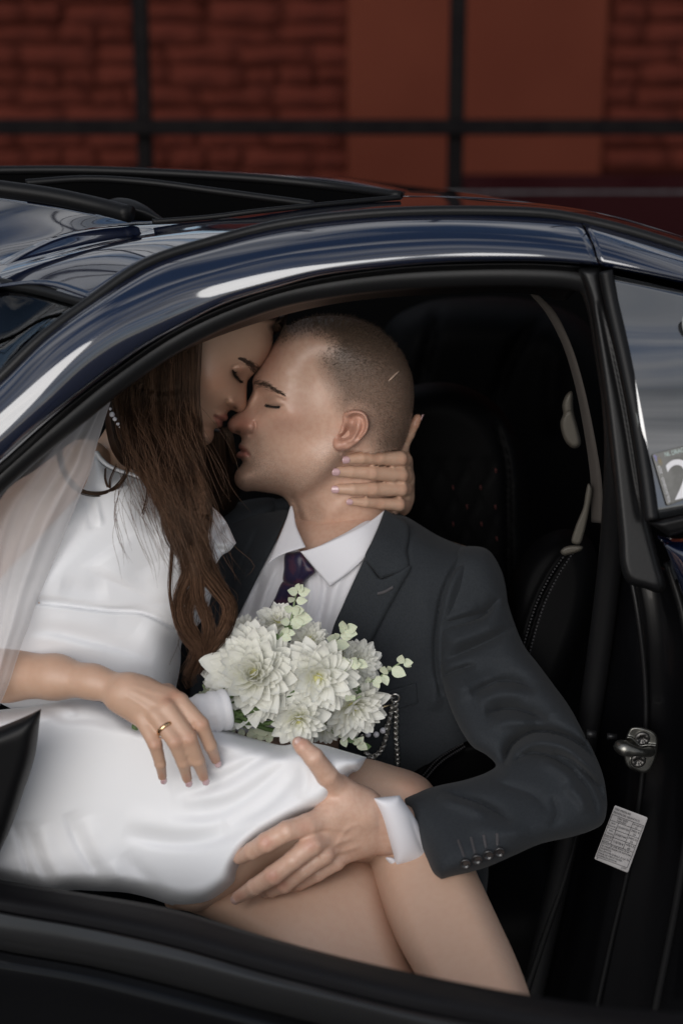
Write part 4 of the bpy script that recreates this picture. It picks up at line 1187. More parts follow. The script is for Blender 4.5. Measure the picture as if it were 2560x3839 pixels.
# his right hand round her waist, fingertips at the left edge
rh_f = [chain([(-60, 2245, -.205, 30), (40, 2240, -.215, 29), (82, 2232, -.213, 24)]), chain([(-60, 2325, -.210, 32), (50, 2312, -.222, 31), (106, 2302, -.220, 25)]), chain([(-60, 2405, -.208, 31), (40, 2395, -.220, 30), (82, 2388, -.218, 24)])]
rh_p = [(chain([(-140, 2330, -.19, 60)])[0], chain([(-60, 2330, -.2, 48)])[0])]
V_, F_ = hand_mesh(rh_f, rh_p, .0028)
body_m.append((V_, F_, {'blush': np.full(len(V_), .35)}))
# covered trunk and arm so that the figure is whole
chest_o = Vw([(500, 1200), (560, 1180), (640, 1172), (740, 1165), (850, 1165), (905, 1180), (940, 1188), (1010, 1229), (1080, 1255), (1120, 1262), (1152, 1305), (1168, 1370), (1165, 1500), (1150, 1650), (1120, 1760), (1040, 1810), (900, 1830), (700, 1820), (500, 1780), (440, 1650), (440, 1500), (455, 1350), (475, 1250)])
chest_y = tps([(480 * VS, 1300 * VS, .075), (500 * VS, 1700 * VS, .02), (760 * VS, 1250 * VS, .0), (800 * VS, 1600 * VS, -.025), (1120 * VS, 1330 * VS, .0), (1100 * VS, 1700 * VS, -.03)])
chest = Relief(chest_o, chest_y, .100, 190, 14)
CV, CF = chest.build()
cc = CV.mean(0)
body_m.append(((CV - cc) * .97 + cc + np.array([0, .012, 0]), CF, {}))
arm = [chain([(1090 * VS, 1340 * VS, -.05, 60)])[0], chain([(1165 * VS, 1560 * VS, -.13, 60)])[0], chain([(1300 * VS, 1820 * VS, -.25, 50)])[0], chain([(1100 * VS, 1885 * VS, -.325, 58)])[0], chain([(900 * VS, 1900 * VS, -.345, 62)])[0]]
C = spl([tuple(p) for p, r in arm], 40)
body_m.append((*tube(C, np.interp(np.linspace(0, 1, 40), np.linspace(0, 1, 5), [r * .8 for p, r in arm]), 14), {}))
Vj, Fj, at_ = cat_mesh(body_m)
mbody = mesh_obj('body', Vj, Fj, M_skin_m, man, attrs=at_)
M_nail_m = mat('nail_bare', (.50, .32, .27), .3, spec=.5, coat=.3)
for (tp_, rt), (pv, rp), o in mh_n:
    mesh_obj('nail', *nail(tp_, pv, rt, o, .95), M_nail_m, mbody)
# brows, lashes, cropped hair
bw = hair_tufts(mhead, C3([(938, 912), (1000, 900), (1070, 912), (1140, 948), (1210, 985), (1290, 1025)]), 260, 17, lambda f: 7.0 * (1 - .68 * f), .00023, lambda f: -.5 + 1.0 * min(1, f * 1.6))
Vj, Fj, _ = cat_mesh(bw); mesh_obj('eyebrow', Vj, Fj, M_brow, man)
la = hair_tufts(mhead, C3([(1085, 1145), (1130, 1160), (1190, 1168), (1260, 1168)]), 130, 12, 1.2, .00024, lambda f: 2.0 + .2 * f, lift=.003)
Vj, Fj, _ = cat_mesh(la); mesh_obj('eyelashes', Vj, Fj, M_lash, man)
ht = []
lo, hi = np.array(C2([(800, 85)])[0]), np.array(C2([(1410, 710)])[0])
S = RNG.uniform(lo, hi, (30000, 2)); S = S[inside(S, mhead.O)]
dens = soft_poly(S, hair_poly, 70)
S = S[RNG.random(len(S)) < dens]
yS = mhead.front(S)
ctr = np.array(C2([(1120, 430)])[0])
for p, y in zip(S, yS):
    r_ = (p - ctr)
    tp_ = np.clip(1 - (p[1] - C2([(0, 100)])[0][1]) / 260, 0, 1)
    fl = np.clip(1 - (p[0] - C2([(820, 0)])[0][0]) / 250, 0, 1)
    ln_ = 5 + 17 * tp_ ** 1.2 + RNG.random() * 3
    dv = np.array([.75, .35]) * (1 - tp_) + np.array([.55, -.55]) * tp_
    dv = dv * (1 - fl * tp_) + np.array([-.55, -.45]) * fl * tp_ + RNG.normal(0, .22, 2)
    q = np.array([p, p + dv * ln_])
    out_ = .0012 + .0035 * tp_
    P3_ = PT(q, np.array([y + .0004, y - out_ * (.3 + .7 * RNG.random())]))
    r0 = .00015 + .00015 * tp_
    a = P3_[0]
    t_ = P3_[1] - P3_[0]; t_ /= np.linalg.norm(t_)
    n1 = np.cross(t_, [.3, .8, .4]); n1 /= np.linalg.norm(n1); n2 = np.cross(t_, n1)
    ht.append((np.array([a + r0 * n1, a - .5 * r0 * n1 + .87 * r0 * n2, a - .5 * r0 * n1 - .87 * r0 * n2, P3_[1]]), [(0, 1, 3), (1, 2, 3), (2, 0, 3)]))
Vj = np.vstack([h[0] for h in ht]); Fj = [(4 * i + a, 4 * i + b, 4 * i + c) for i in range(len(ht)) for a, b, c in ((0, 1, 3), (1, 2, 3), (2, 0, 3))]
o = mesh_obj('hair', Vj, Fj, M_stubhair, man); o['kind'] = 'stuff'
# pale scar line on the side of the head
M_scar = mat('pale_scar', (.50, .36, .28), .6)
q = spl(C2([(1284, 382), (1305, 362), (1333, 336)]), 12)
mesh_obj('scar', *tube(PT(q, mhead.front(q) - .0009), np.interp(np.linspace(0, 1, 12), [0, .3, .8, 1], [.0004, .0012, .0010, .0003]), 6), M_scar, man)
# ------------------------------------------------------------------ his clothes
def cloth_mat(name, c1, c2, rough, scale, sheen=.15, bstr=.35):
    """woven wool: fine regular weave in bump and a faint two-tone pick"""
    m = mat(name, c1, rough, spec=.12, sheen=.05)
    t = m.node_tree; b = t.nodes['Principled BSDF']
    tcn = t.nodes.new('ShaderNodeTexCoord')
    n0 = t.nodes.new('ShaderNodeTexVoronoi'); n0.inputs['Scale'].default_value = scale * 2.2
    t.links.new(tcn.outputs['Object'], n0.inputs['Vector'])
    n = t.nodes.new('ShaderNodeTexNoise'); n.inputs['Scale'].default_value = 420; n.inputs['Detail'].default_value = 3
    t.links.new(tcn.outputs['Object'], n.inputs['Vector'])
    ad = t.nodes.new('ShaderNodeMath'); ad.operation = 'ADD'; t.links.new(n0.outputs['Distance'], ad.inputs[0]); t.links.new(n.outputs[0], ad.inputs[1])
    r = t.nodes.new('ShaderNodeMapRange'); r.inputs[1].default_value = .45; r.inputs[2].default_value = 1.2; t.links.new(ad.outputs[0], r.inputs[0])
    x = t.nodes.new('ShaderNodeMix'); x.data_type = 'RGBA'; x.inputs[6].default_value = (*c1, 1); x.inputs[7].default_value = (*c2, 1)
    t.links.new(r.outputs[0], x.inputs[0]); t.links.new(x.outputs[2], b.inputs['Base Color'])
    bn = t.nodes.new('ShaderNodeBump'); bn.inputs['Strength'].default_value = bstr * .5; bn.inputs['Distance'].default_value = .0008
    t.links.new(ad.outputs[0], bn.inputs['Height']); t.links.new(bn.outputs[0], b.inputs['Normal'])
    return m
M_suit = cloth_mat('charcoal_wool', (.0210, .0238, .0275), (.0275, .0308, .0352), .8, 190)
M_shirt = mat('white_cotton', (.70, .69, .72), .8, spec=.2, sheen=.1, bump=[(600, .12, .0006)])
M_button = mat('dark_horn_button', (.018, .017, .018), .25, spec=.6, coat=.4)
M_thread2 = mat('buttonhole_thread', (.060, .056, .060), .8)
M_tie = mat('purple_paisley_silk', (.016, .011, .038), .42, spec=.4, sheen=.1, noise=(75, (.050, .018, .038), .47, .56, 8), bump=[(160, .25, .001)])

CF_ = lambda o: (lambda U: chest.front(U) - o)
# shirt front
sh_o = Vw([(648, 1232), (600, 1300), (560, 1370), (525, 1440), (500, 1520), (500, 1660), (780, 1660), (770, 1500), (790, 1400), (830, 1300), (862, 1215), (850, 1195), (790, 1225), (740, 1250), (704, 1268), (676, 1258)])
shirt_f = Relief(sh_o, CF_(.002), .004, 14, 9, Tb=.003, strokes=[(Vw([(600, 1310), (580, 1380), (560, 1440)]), -.006, 12, 18), (Vw([(640, 1290), (612, 1360), (590, 1430)]), .005, 16, 10), (Vw([(735, 1290), (745, 1350), (728, 1440)]), -.006, 10, 16), (Vw([(790, 1300), (765, 1370), (745, 1450)]), .004, 18), (Vw([(700, 1300), (712, 1360), (700, 1420)]), .004, 10)])
shirt = thing('tmp', 'x', 'y')
bpy.data.objects.remove(shirt)
shirt = mesh_obj('shirt', *shirt_f.build(), M_shirt, man)
# collar leaves
def coll(pts, lift, strokes=(), T=.003, Tb=.004, yf=None, R=9, step=5):
    return Relief(pts, (yf or CF_(0)) if not isinstance(lift, (int, float)) else (lambda U: (yf or chest.front)(U) - lift), T, R, step, Tb=Tb, strokes=strokes)
cr_y = tps([(*C9([(640, 15)])[0], -.066), (*C9([(560, 90)])[0], -.098), (*C9([(420, 150)])[0], -.112), (*C9([(300, 180)])[0], -.116), (*C9([(420, 320)])[0], -.121), (*C9([(560, 205)])[0], -.116)])
cR = Relief([(a, b, 'c') if k in (0, 5, 6) else (a, b) for k, (a, b) in enumerate(C9([(642, 12), (575, 62), (500, 102), (400, 148), (335, 172), (298, 181), (418, 323), (480, 280), (560, 206), (598, 130), (625, 70)]))], cr_y, .003, 10, 5, Tb=.004, strokes=[(C9([(306, 190), (418, 312), (552, 204)]), -.0006, 3, 3, .02)])
mesh_obj('collar_leaf', *cR.build(), M_shirt, shirt)
cl_y = tps([(*C9([(255, 0)])[0], -.058), (*C9([(240, 100)])[0], -.09), (*C9([(318, 162)])[0], -.108), (*C9([(170, 230)])[0], -.112), (*C9([(250, 190)])[0], -.117)])
cL = Relief([(a, b, 'c') if k in (2, 4, 5) else (a, b) for k, (a, b) in enumerate(C9([(262, -6), (240, 55), (166, 234), (205, 206), (246, 186), (321, 164), (300, 120), (280, 70), (272, 20)]))], cl_y, .003, 9, 5, Tb=.004)
mesh_obj('collar_leaf', *cL.build(), M_shirt, shirt)
# tie
tie_y = lambda U: chest.front(U) - .012
tb_ = Relief(C9([(232, 300), (190, 380), (140, 470), (100, 560), (110, 640), (240, 640), (260, 520), (285, 400), (312, 312), (270, 305)]), tie_y, .006, 18, 6, Tb=.003, strokes=[(C9([(262, 320), (225, 400), (190, 480)]), -.003, 7)])
tie = mesh_obj('tie', *tb_.build(), M_tie, man)
tk = Relief(C9([(238, 190), (270, 186), (298, 182), (330, 222), (358, 264), (330, 292), (300, 318), (264, 316), (230, 304), (232, 250)]), lambda U: chest.front(U) - .016, .010, 34, 6, Tb=.003, strokes=[(C9([(300, 190), (300, 250), (270, 310)]), -.0015, 8)])
mesh_obj('tie_knot', *tk.build(), M_tie, tie)

# jacket fronts
j_o = [(a, b, 'c') if k in (0,) else (a, b) for k, (a, b) in enumerate(Vw([(900, 1172), (878, 1230), (850, 1300), (815, 1380), (782, 1440), (770, 1500), (780, 1640), (790, 1800), (900, 1815), (1030, 1805), (1120, 1760), (1150, 1650), (1163, 1500), (1164, 1370), (1150, 1308), (1119, 1264), (1080, 1258), (1010, 1232), (940, 1190), (918, 1180)]))]
jR = Relief(j_o, lambda U: chest.front(U) - .009, .006, 22, 8, Tb=.004, strokes=[
    (C9([(1062, 178), (1000, 190), (950, 215), (905, 275), (872, 360), (852, 460), (842, 560), (846, 660), (868, 770)]), -.010, 6, 10, .04), (C9([(1040, 195), (960, 235), (925, 290), (895, 380), (880, 480)]), .006, 22),
    (C9([(735, 110), (728, 180), (726, 240)]), -.004, 6, 10), (C9([(880, 680), (850, 740), (840, 830)]), .006, 26), (C9([(600, 420), (580, 560), (600, 700)]), -.003, 30), (C9([(740, 130), (860, 170), (1000, 180)]), .003, 30),
    (C9([(800, 300), (810, 480), (780, 640)]), .003, 40)])
jV, jF = jR.build()
jacket = mesh_obj('jacket', jV, jF, M_suit, man)
# his right front and shoulder, behind her hair
jl_o = Vw([(668, 1148), (640, 1228), (600, 1310), (560, 1390), (530, 1450), (505, 1560), (500, 1700), (400, 1720), (395, 1560), (430, 1400), (470, 1260), (500, 1185), (545, 1160), (610, 1150)])
jL = Relief(jl_o, lambda U: chest.front(U) - .011 + .0, .006, 22, 9, Tb=.004, strokes=[(Vw([(610, 1180), (560, 1290), (520, 1400)]), -.005, 10)])
mesh_obj('jacket_front', *jL.build(), M_suit, jacket)
# shoulder and upper arm of the far side that goes round her back
fs = Relief(Vw([(470, 1260), (500, 1180), (560, 1150), (640, 1150), (620, 1250), (520, 1420), (440, 1600), (380, 1650), (330, 1500), (400, 1350)]), .06, .07, 110, 14)
mesh_obj('far_sleeve', *fs.build(), M_suit, jacket)
# lapel with a peak, collar above the notch
lap = Relief([(a, b, 'c') if k in (0, 5, 6, 9) else (a, b) for k, (a, b) in enumerate(C9([(640, 12), (612, 80), (575, 175), (556, 222), (556, 222 + 30), (558, 275), (745, 240), (690, 350), (632, 450), (566, 578), (500, 560), (428, 505), (480, 400), (545, 235), (600, 110)]))][:0] + [(a, b, 'c') if k in (0, 5, 6) else (a, b) for k, (a, b) in enumerate(C9([(560, 206), (520, 290), (470, 400), (425, 512), (418, 640), (480, 660), (568, 575), (640, 440), (700, 330), (745, 239), (625, 292), (590, 250)]))], lambda U: chest.front(U) - .0175, .004, 10, 6, Tb=.004, strokes=[(C9([(735, 252), (640, 430), (570, 565)]), -.0008, 3, 3, .02)])
lapo = mesh_obj('lapel', *lap.build(), M_suit, jacket)
jcol = Relief([(a, b, 'c') if k in (0, 7, 5) else (a, b) for k, (a, b) in enumerate(C9([(640, 10), (618, 70), (588, 140), (560, 206), (590, 250), (624, 291), (735, 245), (728, 180), (738, 110), (730, 70), (690, 40)]))], tps([(*C9([(645, 15)])[0], -.070), (*C9([(735, 80)])[0], -.082), (*C9([(560, 206)])[0], -.130), (*C9([(624, 290)])[0], -.133), (*C9([(735, 240)])[0], -.124), (*C9([(640, 130)])[0], -.112)]), .0045, 12, 6, Tb=.006)
mesh_obj('jacket_collar', *jcol.build(), M_suit, jacket)
bh = []
c = spl(C9([(612, 352), (640, 344), (672, 326)]), 28)
for i in range(28):
    q = np.array([c[i] + (0, -5), c[i] + (0, 6)]); bh.append(tube(PT(q, lap.front(q) - .0005), .0007, 4))
Vj, Fj, _ = cat_mesh(bh); o = mesh_obj('buttonhole', Vj, Fj, M_thread2, lapo); o['kind'] = 'stuff'
# breast pocket welt
pk = Relief([(a, b, 'c') for a, b in C9([(600, 770), (630, 752), (768, 713), (775, 795), (690, 822), (600, 846)])], lambda U: jR.front(U) - .0012, .0016, 4, 6, Tb=.002)
mesh_obj('breast_pocket', *pk.build(), M_suit, jacket)
# near sleeve
sl_o = [(a, b, 'c') if k in (23, 27) else (a, b) for k, (a, b) in enumerate(Vw([(1040, 1262), (1082, 1254), (1119, 1262), (1146, 1300), (1158, 1340), (1166, 1385), (1182, 1435), (1204, 1485), (1235, 1525), (1270, 1572), (1305, 1620), (1338, 1680), (1364, 1730), (1382, 1775), (1391, 1820), (1392, 1862), (1382, 1892), (1355, 1908), (1310, 1922), (1240, 1938), (1180, 1964), (1120, 1990), (1060, 2008), (1012, 2020), (995, 2005), (978, 1968), (955, 1912), (922, 1832), (950, 1820), (1010, 1803), (1070, 1790), (1120, 1772), (1138, 1758), (1118, 1735), (1085, 1715), (1060, 1680), (1040, 1640), (1022, 1590), (1008, 1530), (1000, 1470), (998, 1410), (1002, 1350), (1016, 1300)]))]
sl_y = tps([(1090 * VS, 1290 * VS, -.050), (1020 * VS, 1420 * VS, -.085), (1160 * VS, 1450 * VS, -.085), (1060 * VS, 1580 * VS, -.135), (1230 * VS, 1590 * VS, -.165), (1340 * VS, 1760 * VS, -.27), (1200 * VS, 1720 * VS, -.225), (1370 * VS, 1870 * VS, -.30), (1240 * VS, 1850 * VS, -.315), (1120 * VS, 1880 * VS, -.335), (960 * VS, 1930 * VS, -.355)])
K = 1.0
sl_s = [(C9([(855, 492), (940, 470), (1040, 438), (1110, 368)]), -.009, 9, 22), (C9([(850, 470), (940, 440), (1020, 410)]), .004, 20), (C9([(860, 632), (960, 590), (1080, 535), (1190, 470)]), -.006, 14, 26), (C9([(868, 690), (940, 660), (1010, 640)]), -.006, 10),
        (C9([(880, 560), (1000, 520), (1120, 470)]), .006, 30), (C9([(900, 760), (1000, 720), (1130, 690)]), .006, 30),
        (C10([(-60, 330), (30, 285), (120, 250), (230, 258), (340, 312)]), -.009, 12, 26), (C10([(-20, 380), (120, 330), (280, 340)]), .006, 26), (C10([(30, 445), (180, 418), (300, 448), (405, 492)]), -.011, 13, 24), (C10([(60, 520), (200, 500), (330, 520)]), .006, 24),
        (C10([(142, 770), (165, 700), (210, 625), (330, 560), (480, 575), (610, 640), (690, 720)]), -.015, 13, 22, .12), (C10([(230, 690), (320, 630), (470, 640), (600, 720), (690, 840)]), .012, 26, 20), (C10([(190, 745), (300, 694), (410, 705), (500, 750), (570, 800), (600, 855)]), -.008, 10, 14), (C10([(360, 740), (470, 790), (560, 880)]), .004, 20),
        (C10([(440, 690), (560, 740), (660, 830), (730, 920), (765, 1010)]), -.009, 11, 18), (C10([(560, 700), (680, 790), (740, 880)]), .006, 16), (C10([(570, 810), (650, 900), (700, 1010), (710, 1080)]), -.007, 12, 18), (C10([(520, 880), (610, 970), (650, 1060)]), .005, 20),
        (C10([(-250, 920), (-120, 960), (0, 1000), (110, 1060), (190, 1120)]), -.008, 12, 22), (C10([(-260, 960), (-100, 1010), (40, 1075)]), .005, 22), (C10([(-280, 850), (-100, 850), (60, 820)]), .004, 28), (C10([(440, 950), (470, 1060), (430, 1150)]), -.003, 18), (C10([(-60, 1130), (120, 1170), (300, 1190)]), .004, 30),
        (C10([(60, 860), (200, 900), (340, 960), (420, 1060)]), -.0035, 20), (C10([(560, 420), (600, 520), (660, 640)]), .004, 18)]
sl_s = [(s_[0], s_[1] * (2.6 if s_[1] < 0 else 1.7)) + tuple(s_[2:]) for s_ in sl_s]
SHARP = 1.1
sleeve = Relief(sl_o, sl_y, .052, 88, 7, strokes=sl_s)
slo = mesh_obj('sleeve', *sleeve.build(), M_suit, jacket)
# cuff buttons (stitched holes below); their stitched holes
B7 = lambda p: Cr(700, 2700, .9224, p)
for (bx, by), (hx, hy), (gx, gy) in zip(((963, 497), (1003, 482), (1042, 467), (1080, 457)), ((938, 415), (982, 405), (1026, 398), (1072, 393)), ((958, 470), (996, 458), (1034, 440), (1074, 432))):
    u, v = B7([(bx, by)])[0]
    y = sleeve.front(np.array([[u, v]]))[0] - .0035
    c = PT([[u, v]], y)[0]
    R_ = 19.5 / .9224 * pxm(y)
    V_, F_ = [], []
    prof = [(R_ * .96, .003), (R_, .0005), (R_ * .93, -.0012), (R_ * .74, -.0008), (R_ * .66, .0004), (R_ * .3, .0004), (.00001, .0003)]
    for rr, yy in prof:
        for j in range(28):
            a = 2 * math.pi * j / 28
            V_.append((c[0] + rr * math.cos(a), c[1] + yy + .3 * rr * math.sin(a) * -.35, c[2] + rr * math.sin(a)))
    for i in range(len(prof) - 1):
        for j in range(28): F_.append((i * 28 + j, i * 28 + (j + 1) % 28, (i + 1) * 28 + (j + 1) % 28, (i + 1) * 28 + j))
    b = mesh_obj('button', V_, F_, M_button, slo)
    th = [tube([c + (R_ * dx_, -.0012, R_ * dz_), c + (-R_ * dx_, -.0012, -R_ * dz_)], .0005, 4) for dx_, dz_ in ((.16, .2), (.16, -.2))]
    p0 = B7([(hx, hy)])[0]; p1 = B7([(gx, gy)])[0]
    st = []
    C = spl([p0, p1], 16)
    for i in range(16):
        q = np.array([C[i] + (-5, 1), C[i] + (5, -1)]); st.append(tube(PT(q, sleeve.front(q) - .0004), .00055, 4))
    Vj, Fj, _ = cat_mesh(st); o = mesh_obj('buttonhole', Vj, Fj, M_thread2, slo); o['kind'] = 'stuff'
# shirt cuff
cuf_y = tps([(*C7([(1060, 600)])[0], -.375), (*C7([(1200, 590)])[0], -.368), (*C7([(1180, 980)])[0], -.372), (*C7([(1440, 1030)])[0], -.352)])
cuf = Relief([(a, b, 'c') if k in (0, 1, 5, 7, 8) else (a, b) for k, (a, b) in enumerate(C7([(1044, 596), (1214, 578), (1300, 700), (1390, 850), (1452, 960), (1462, 1036), (1330, 1046), (1190, 1042), (1176, 968), (1140, 850), (1096, 720)]))], cuf_y, .022, 70, 5, Tb=.05, strokes=[(C7([(1280, 700), (1330, 850), (1400, 1000)]), -.003, 16), (C7([(1190, 1030), (1300, 1034), (1430, 1028)]), -.002, 4)])
mesh_obj('shirt_cuff', *cuf.build(), M_shirt, shirt)
cu2 = Relief(C7([(1124, 984), (1180, 990), (1196, 1042), (1170, 1040), (1140, 1012)]), -.37, .006, 10, 4, Tb=.03)
mesh_obj('cuff_fold', *cu2.build(), M_shirt, shirt)
# trousers: lap and thighs, mostly hidden below her
tro = Relief(Vw([(430, 1700), (700, 1760), (960, 1790), (1080, 1850), (1120, 1960), (1080, 2160), (900, 2300), (600, 2300), (250, 2180), (150, 1950), (250, 1780)]), tps([(300 * VS, 2000 * VS, .05), (700 * VS, 1800 * VS, -.02), (1050 * VS, 1950 * VS, -.08)]), .07, 120, 16)
mesh_obj('trousers', *tro.build(), M_suit, man)

# pocket chain with pearls, hung from the breast pocket
M_silver = mat('silver', (.66, .64, .60), .30, metal=1.0)
M_pearl = mat('pearl', (.72, .70, .74), .22, spec=.6, coat=.6, coat_r=.1)
CB = lambda p: Cr(700, 2100, 1.6505, p)
chn = thing('pocket_chain', 'silver chain brooch with grey pearls hanging from the breast pocket of the dark jacket', 'brooch', tuple(PT(CB([(1285, 880)]), -.14)[0]))
def on_j(pts, lift=.004):
    q = np.array([p[:2] for p in pts], float)
    return PT(q, jR.front(q) - lift)
def links(path, r, pitch, lift=.004):
    C = spl(path, 200); P_ = on_j(C, lift)
    d = np.r_[0, np.cumsum(np.linalg.norm(np.diff(P_, axis=0), axis=1))]
    n = int(d[-1] / pitch); o = []
    for i in range(n):
        s = (i + .5) * pitch
        p = np.array([np.interp(s, d, P_[:, k]) for k in range(3)]); q = np.array([np.interp(s + pitch * .5, d, P_[:, k]) for k in range(3)])
        t = q - p; t /= np.linalg.norm(t)
        n1 = np.cross(t, [0, -1, 0]); n1 /= np.linalg.norm(n1); n2 = np.cross(t, n1)
        nn = n1 * (.8 if i % 2 else .3) + n2 * (.3 if i % 2 else .8)
        an = np.linspace(0, 2 * math.pi, 9)[:-1]
        ring_ = p + np.outer(np.cos(an), t) * pitch * .8 + np.outer(np.sin(an), nn) * r
        o.append(tube(np.vstack([ring_, ring_[:1]]), r * .38, 5, False))
    return o
lk = links(CB([(1292, 868), (1296, 960), (1294, 1080), (1300, 1180), (1303, 1268)]), .0030, .0034) + links(CB([(1280, 880), (1258, 960), (1240, 1060), (1215, 1150), (1180, 1200), (1140, 1215), (1108, 1185), (1090, 1130), (1086, 1080)]), .0028, .0034, .006) + links(CB([(1275, 880), (1262, 960), (1235, 1035), (1225, 1050)]), .0026, .0032, .009)
Vj, Fj, _ = cat_mesh(lk); o = mesh_obj('chain', Vj, Fj, M_silver, chn); o['kind'] = 'stuff'
for (a, b) in ((1240, 848), (1121, 1079), (1172, 1079), (1213, 1054)):
    p = on_j(CB([(a, b)]), .009)[0]
    mesh_obj('pearl', *sphere_vf(p, 20 / 1.6505 * pxm(p[1]), 20, 14), M_pearl, chn)
p = on_j(CB([(1288, 853)]), .006)[0]
an = np.linspace(0, 2 * math.pi, 15)
mesh_obj('chain_ring', *tube(p + np.stack([np.cos(an) * .005, 0 * an, np.sin(an) * .005], 1), .0014, 6, False), M_silver, chn)
mesh_obj('pin', *tube(on_j(CB([(1165, 916), (1215, 908), (1268, 893)]), .006), .0012, 6), mat('brass_pin', (.45, .36, .22), .3, metal=1.0), chn)
mesh_obj('pin_head', *tube(on_j(CB([(1200, 852), (1230, 850), (1290, 852)]), .007), .0016, 6), M_silver, chn)
# ------------------------------------------------------------------ the woman
SHARP = 2.0
woman = thing('person', 'bride with long brown hair in white satin dress, sitting on the lap of the man', 'person', (-0.15, -0.1, 0.2))
wo = Vw([(640, 712)]) + C3([(1172, 335), (1166, 425), (1140, 520), (1093, 610), (1050, 673), (1006, 732), (970, 772), (932, 806), (900, 838), (876, 872), (866, 920), (863, 985), (862, 1040), (863, 1100), (865, 1150), (857, 1190), (838, 1220), (810, 1237), (775, 1243), (735, 1233), (702, 1217), (672, 1217), (650, 1232), (636, 1252), (637, 1275), (644, 1300), (640, 1322), (622, 1338), (600, 1345), (581, 1353), (578, 1378), (575, 1400), (560, 1416), (530, 1425), (498, 1431), (479, 1445), (476, 1470), (479, 1500), (470, 1548), (448, 1590), (412, 1620), (370, 1631), (320, 1622), (268, 1596)]) + \
     Vw([(438, 1008), (420, 1035), (402, 1090), (395, 1150), (330, 1170), (250, 1150), (205, 1100), (208, 1040), (240, 990), (270, 930), (285, 840), (320, 730), (390, 650), (490, 615), (580, 640)])
wb_ = [(*C3([(800, 800)])[0], 40, 34, 55, -.0075), (*C3([(800, 745)])[0], 24, 19, 40, .0075), (*C3([(850, 900)])[0], 18, 26, 0, -.002), (*C3([(690, 1130)])[0], 20, 16, 10, .0075), (*C3([(570, 1285)])[0], 25, 10, 22, .0036), (*C3([(540, 1365)])[0], 18, 12, 25, .0042),
       (*C3([(500, 960)])[0], 75, 85, -15, .0065), (*C3([(400, 1540)])[0], 30, 24, 0, .0035), (*C3([(430, 1450)])[0], 28, 14, 20, -.0028), (*C3([(420, 1200)])[0], 55, 60, 0, -.003), (*C3([(900, 690)])[0], 45, 20, 40, .004), (*C3([(1040, 430)])[0], 60, 70, 0, .003)]
ws_ = [(C3([(690, 745), (712, 705), (770, 688), (850, 700)]), -.0026, 4, 5), (C3([(694, 740), (712, 790), (750, 838), (792, 870)]), -.0036, 5, 5, .1), (C3([(640, 1085), (618, 1130), (634, 1172), (672, 1190)]), -.004, 5, 5, .1),
       (C3([(702, 1178), (730, 1190), (752, 1204)]), -.008, 5, 5, .15), (C3([(472, 1274), (510, 1305), (550, 1325), (602, 1344)]), -.0046, 4.5, 4.5, .05), (C3([(640, 1190), (560, 1230), (480, 1300)]), -.0012, 16), (C3([(865, 840), (868, 900), (830, 1000), (700, 1080)]), -.0016, 16)]
wb_ = [b_[:5] + (b_[5] * 1.5,) for b_ in wb_]
ws_ = [(s_[0], s_[1] * 1.4) + tuple(s_[2:]) for s_ in ws_]
whead = Relief(wo, lambda U: np.interp(U[:, 1], [1600, 1900], [-.012, -.06]), .070, 170, 5.5, strokes=ws_, bumps=wb_)
HV, HF = whead.build(); U = whead.U
lip = np.clip(soft_poly(U, C3([(470, 1272), (520, 1268), (580, 1275), (632, 1252), (655, 1300), (640, 1330), (600, 1345), (590, 1400), (560, 1420), (530, 1415), (500, 1370), (480, 1310)]), 10) * .8, 0, 1)
blush = np.clip(bump_field(U, [(*C3([(480, 880)])[0], 80, 90, 0, .55), (*C3([(740, 1170)])[0], 35, 28, 0, .4), (*C3([(790, 750)])[0], 24, 18, 40, .5)]), 0, 1)
dark = np.clip(stroke_mask(U, C3([(702, 1178), (730, 1190), (752, 1204)]), 4.5, .95) + stroke_mask(U, C3([(694, 738), (712, 790), (750, 838), (792, 868)]), 4.0, .9, .05) + stroke_mask(U, C3([(472, 1274), (510, 1305), (550, 1325), (602, 1344)]), 2.4, .6, .05), 0, 1)  # nostril and mouth-line shade put into the colour, plus the lash line
hairm = soft_poly(U, C3([(1180, 180), (1120, 230), (1165, 300), (1180, 340), (1400, 300), (1400, 0), (900, 0), (1000, 150)]), 20)
body_w = [(HV, HF, {'lip': lip, 'tan': np.full(len(U), .40), 'blush': blush, 'dark': dark, 'hair': hairm})]
# far shoulder, arm under the veil and back
def n6(a, b, y, r): return chain([(C6([(a, b)])[0] + (y, r / 1.7422))])[0]
V_, F_ = hand_mesh([], [(n6(560, 600, -.085, 170), n6(230, 900, -.135, 205)), (n6(230, 900, -.135, 205), n6(-330, 1560, -.215, 175)), (n6(-330, 1560, -.215, 175), n6(-420, 1900, -.265, 150)), (n6(-420, 1900, -.265, 150), n6(-268, 1978, -.275, 165))], .006, .004, .012)
body_w.append((V_, F_, {'tan': np.full(len(V_), .30)}))
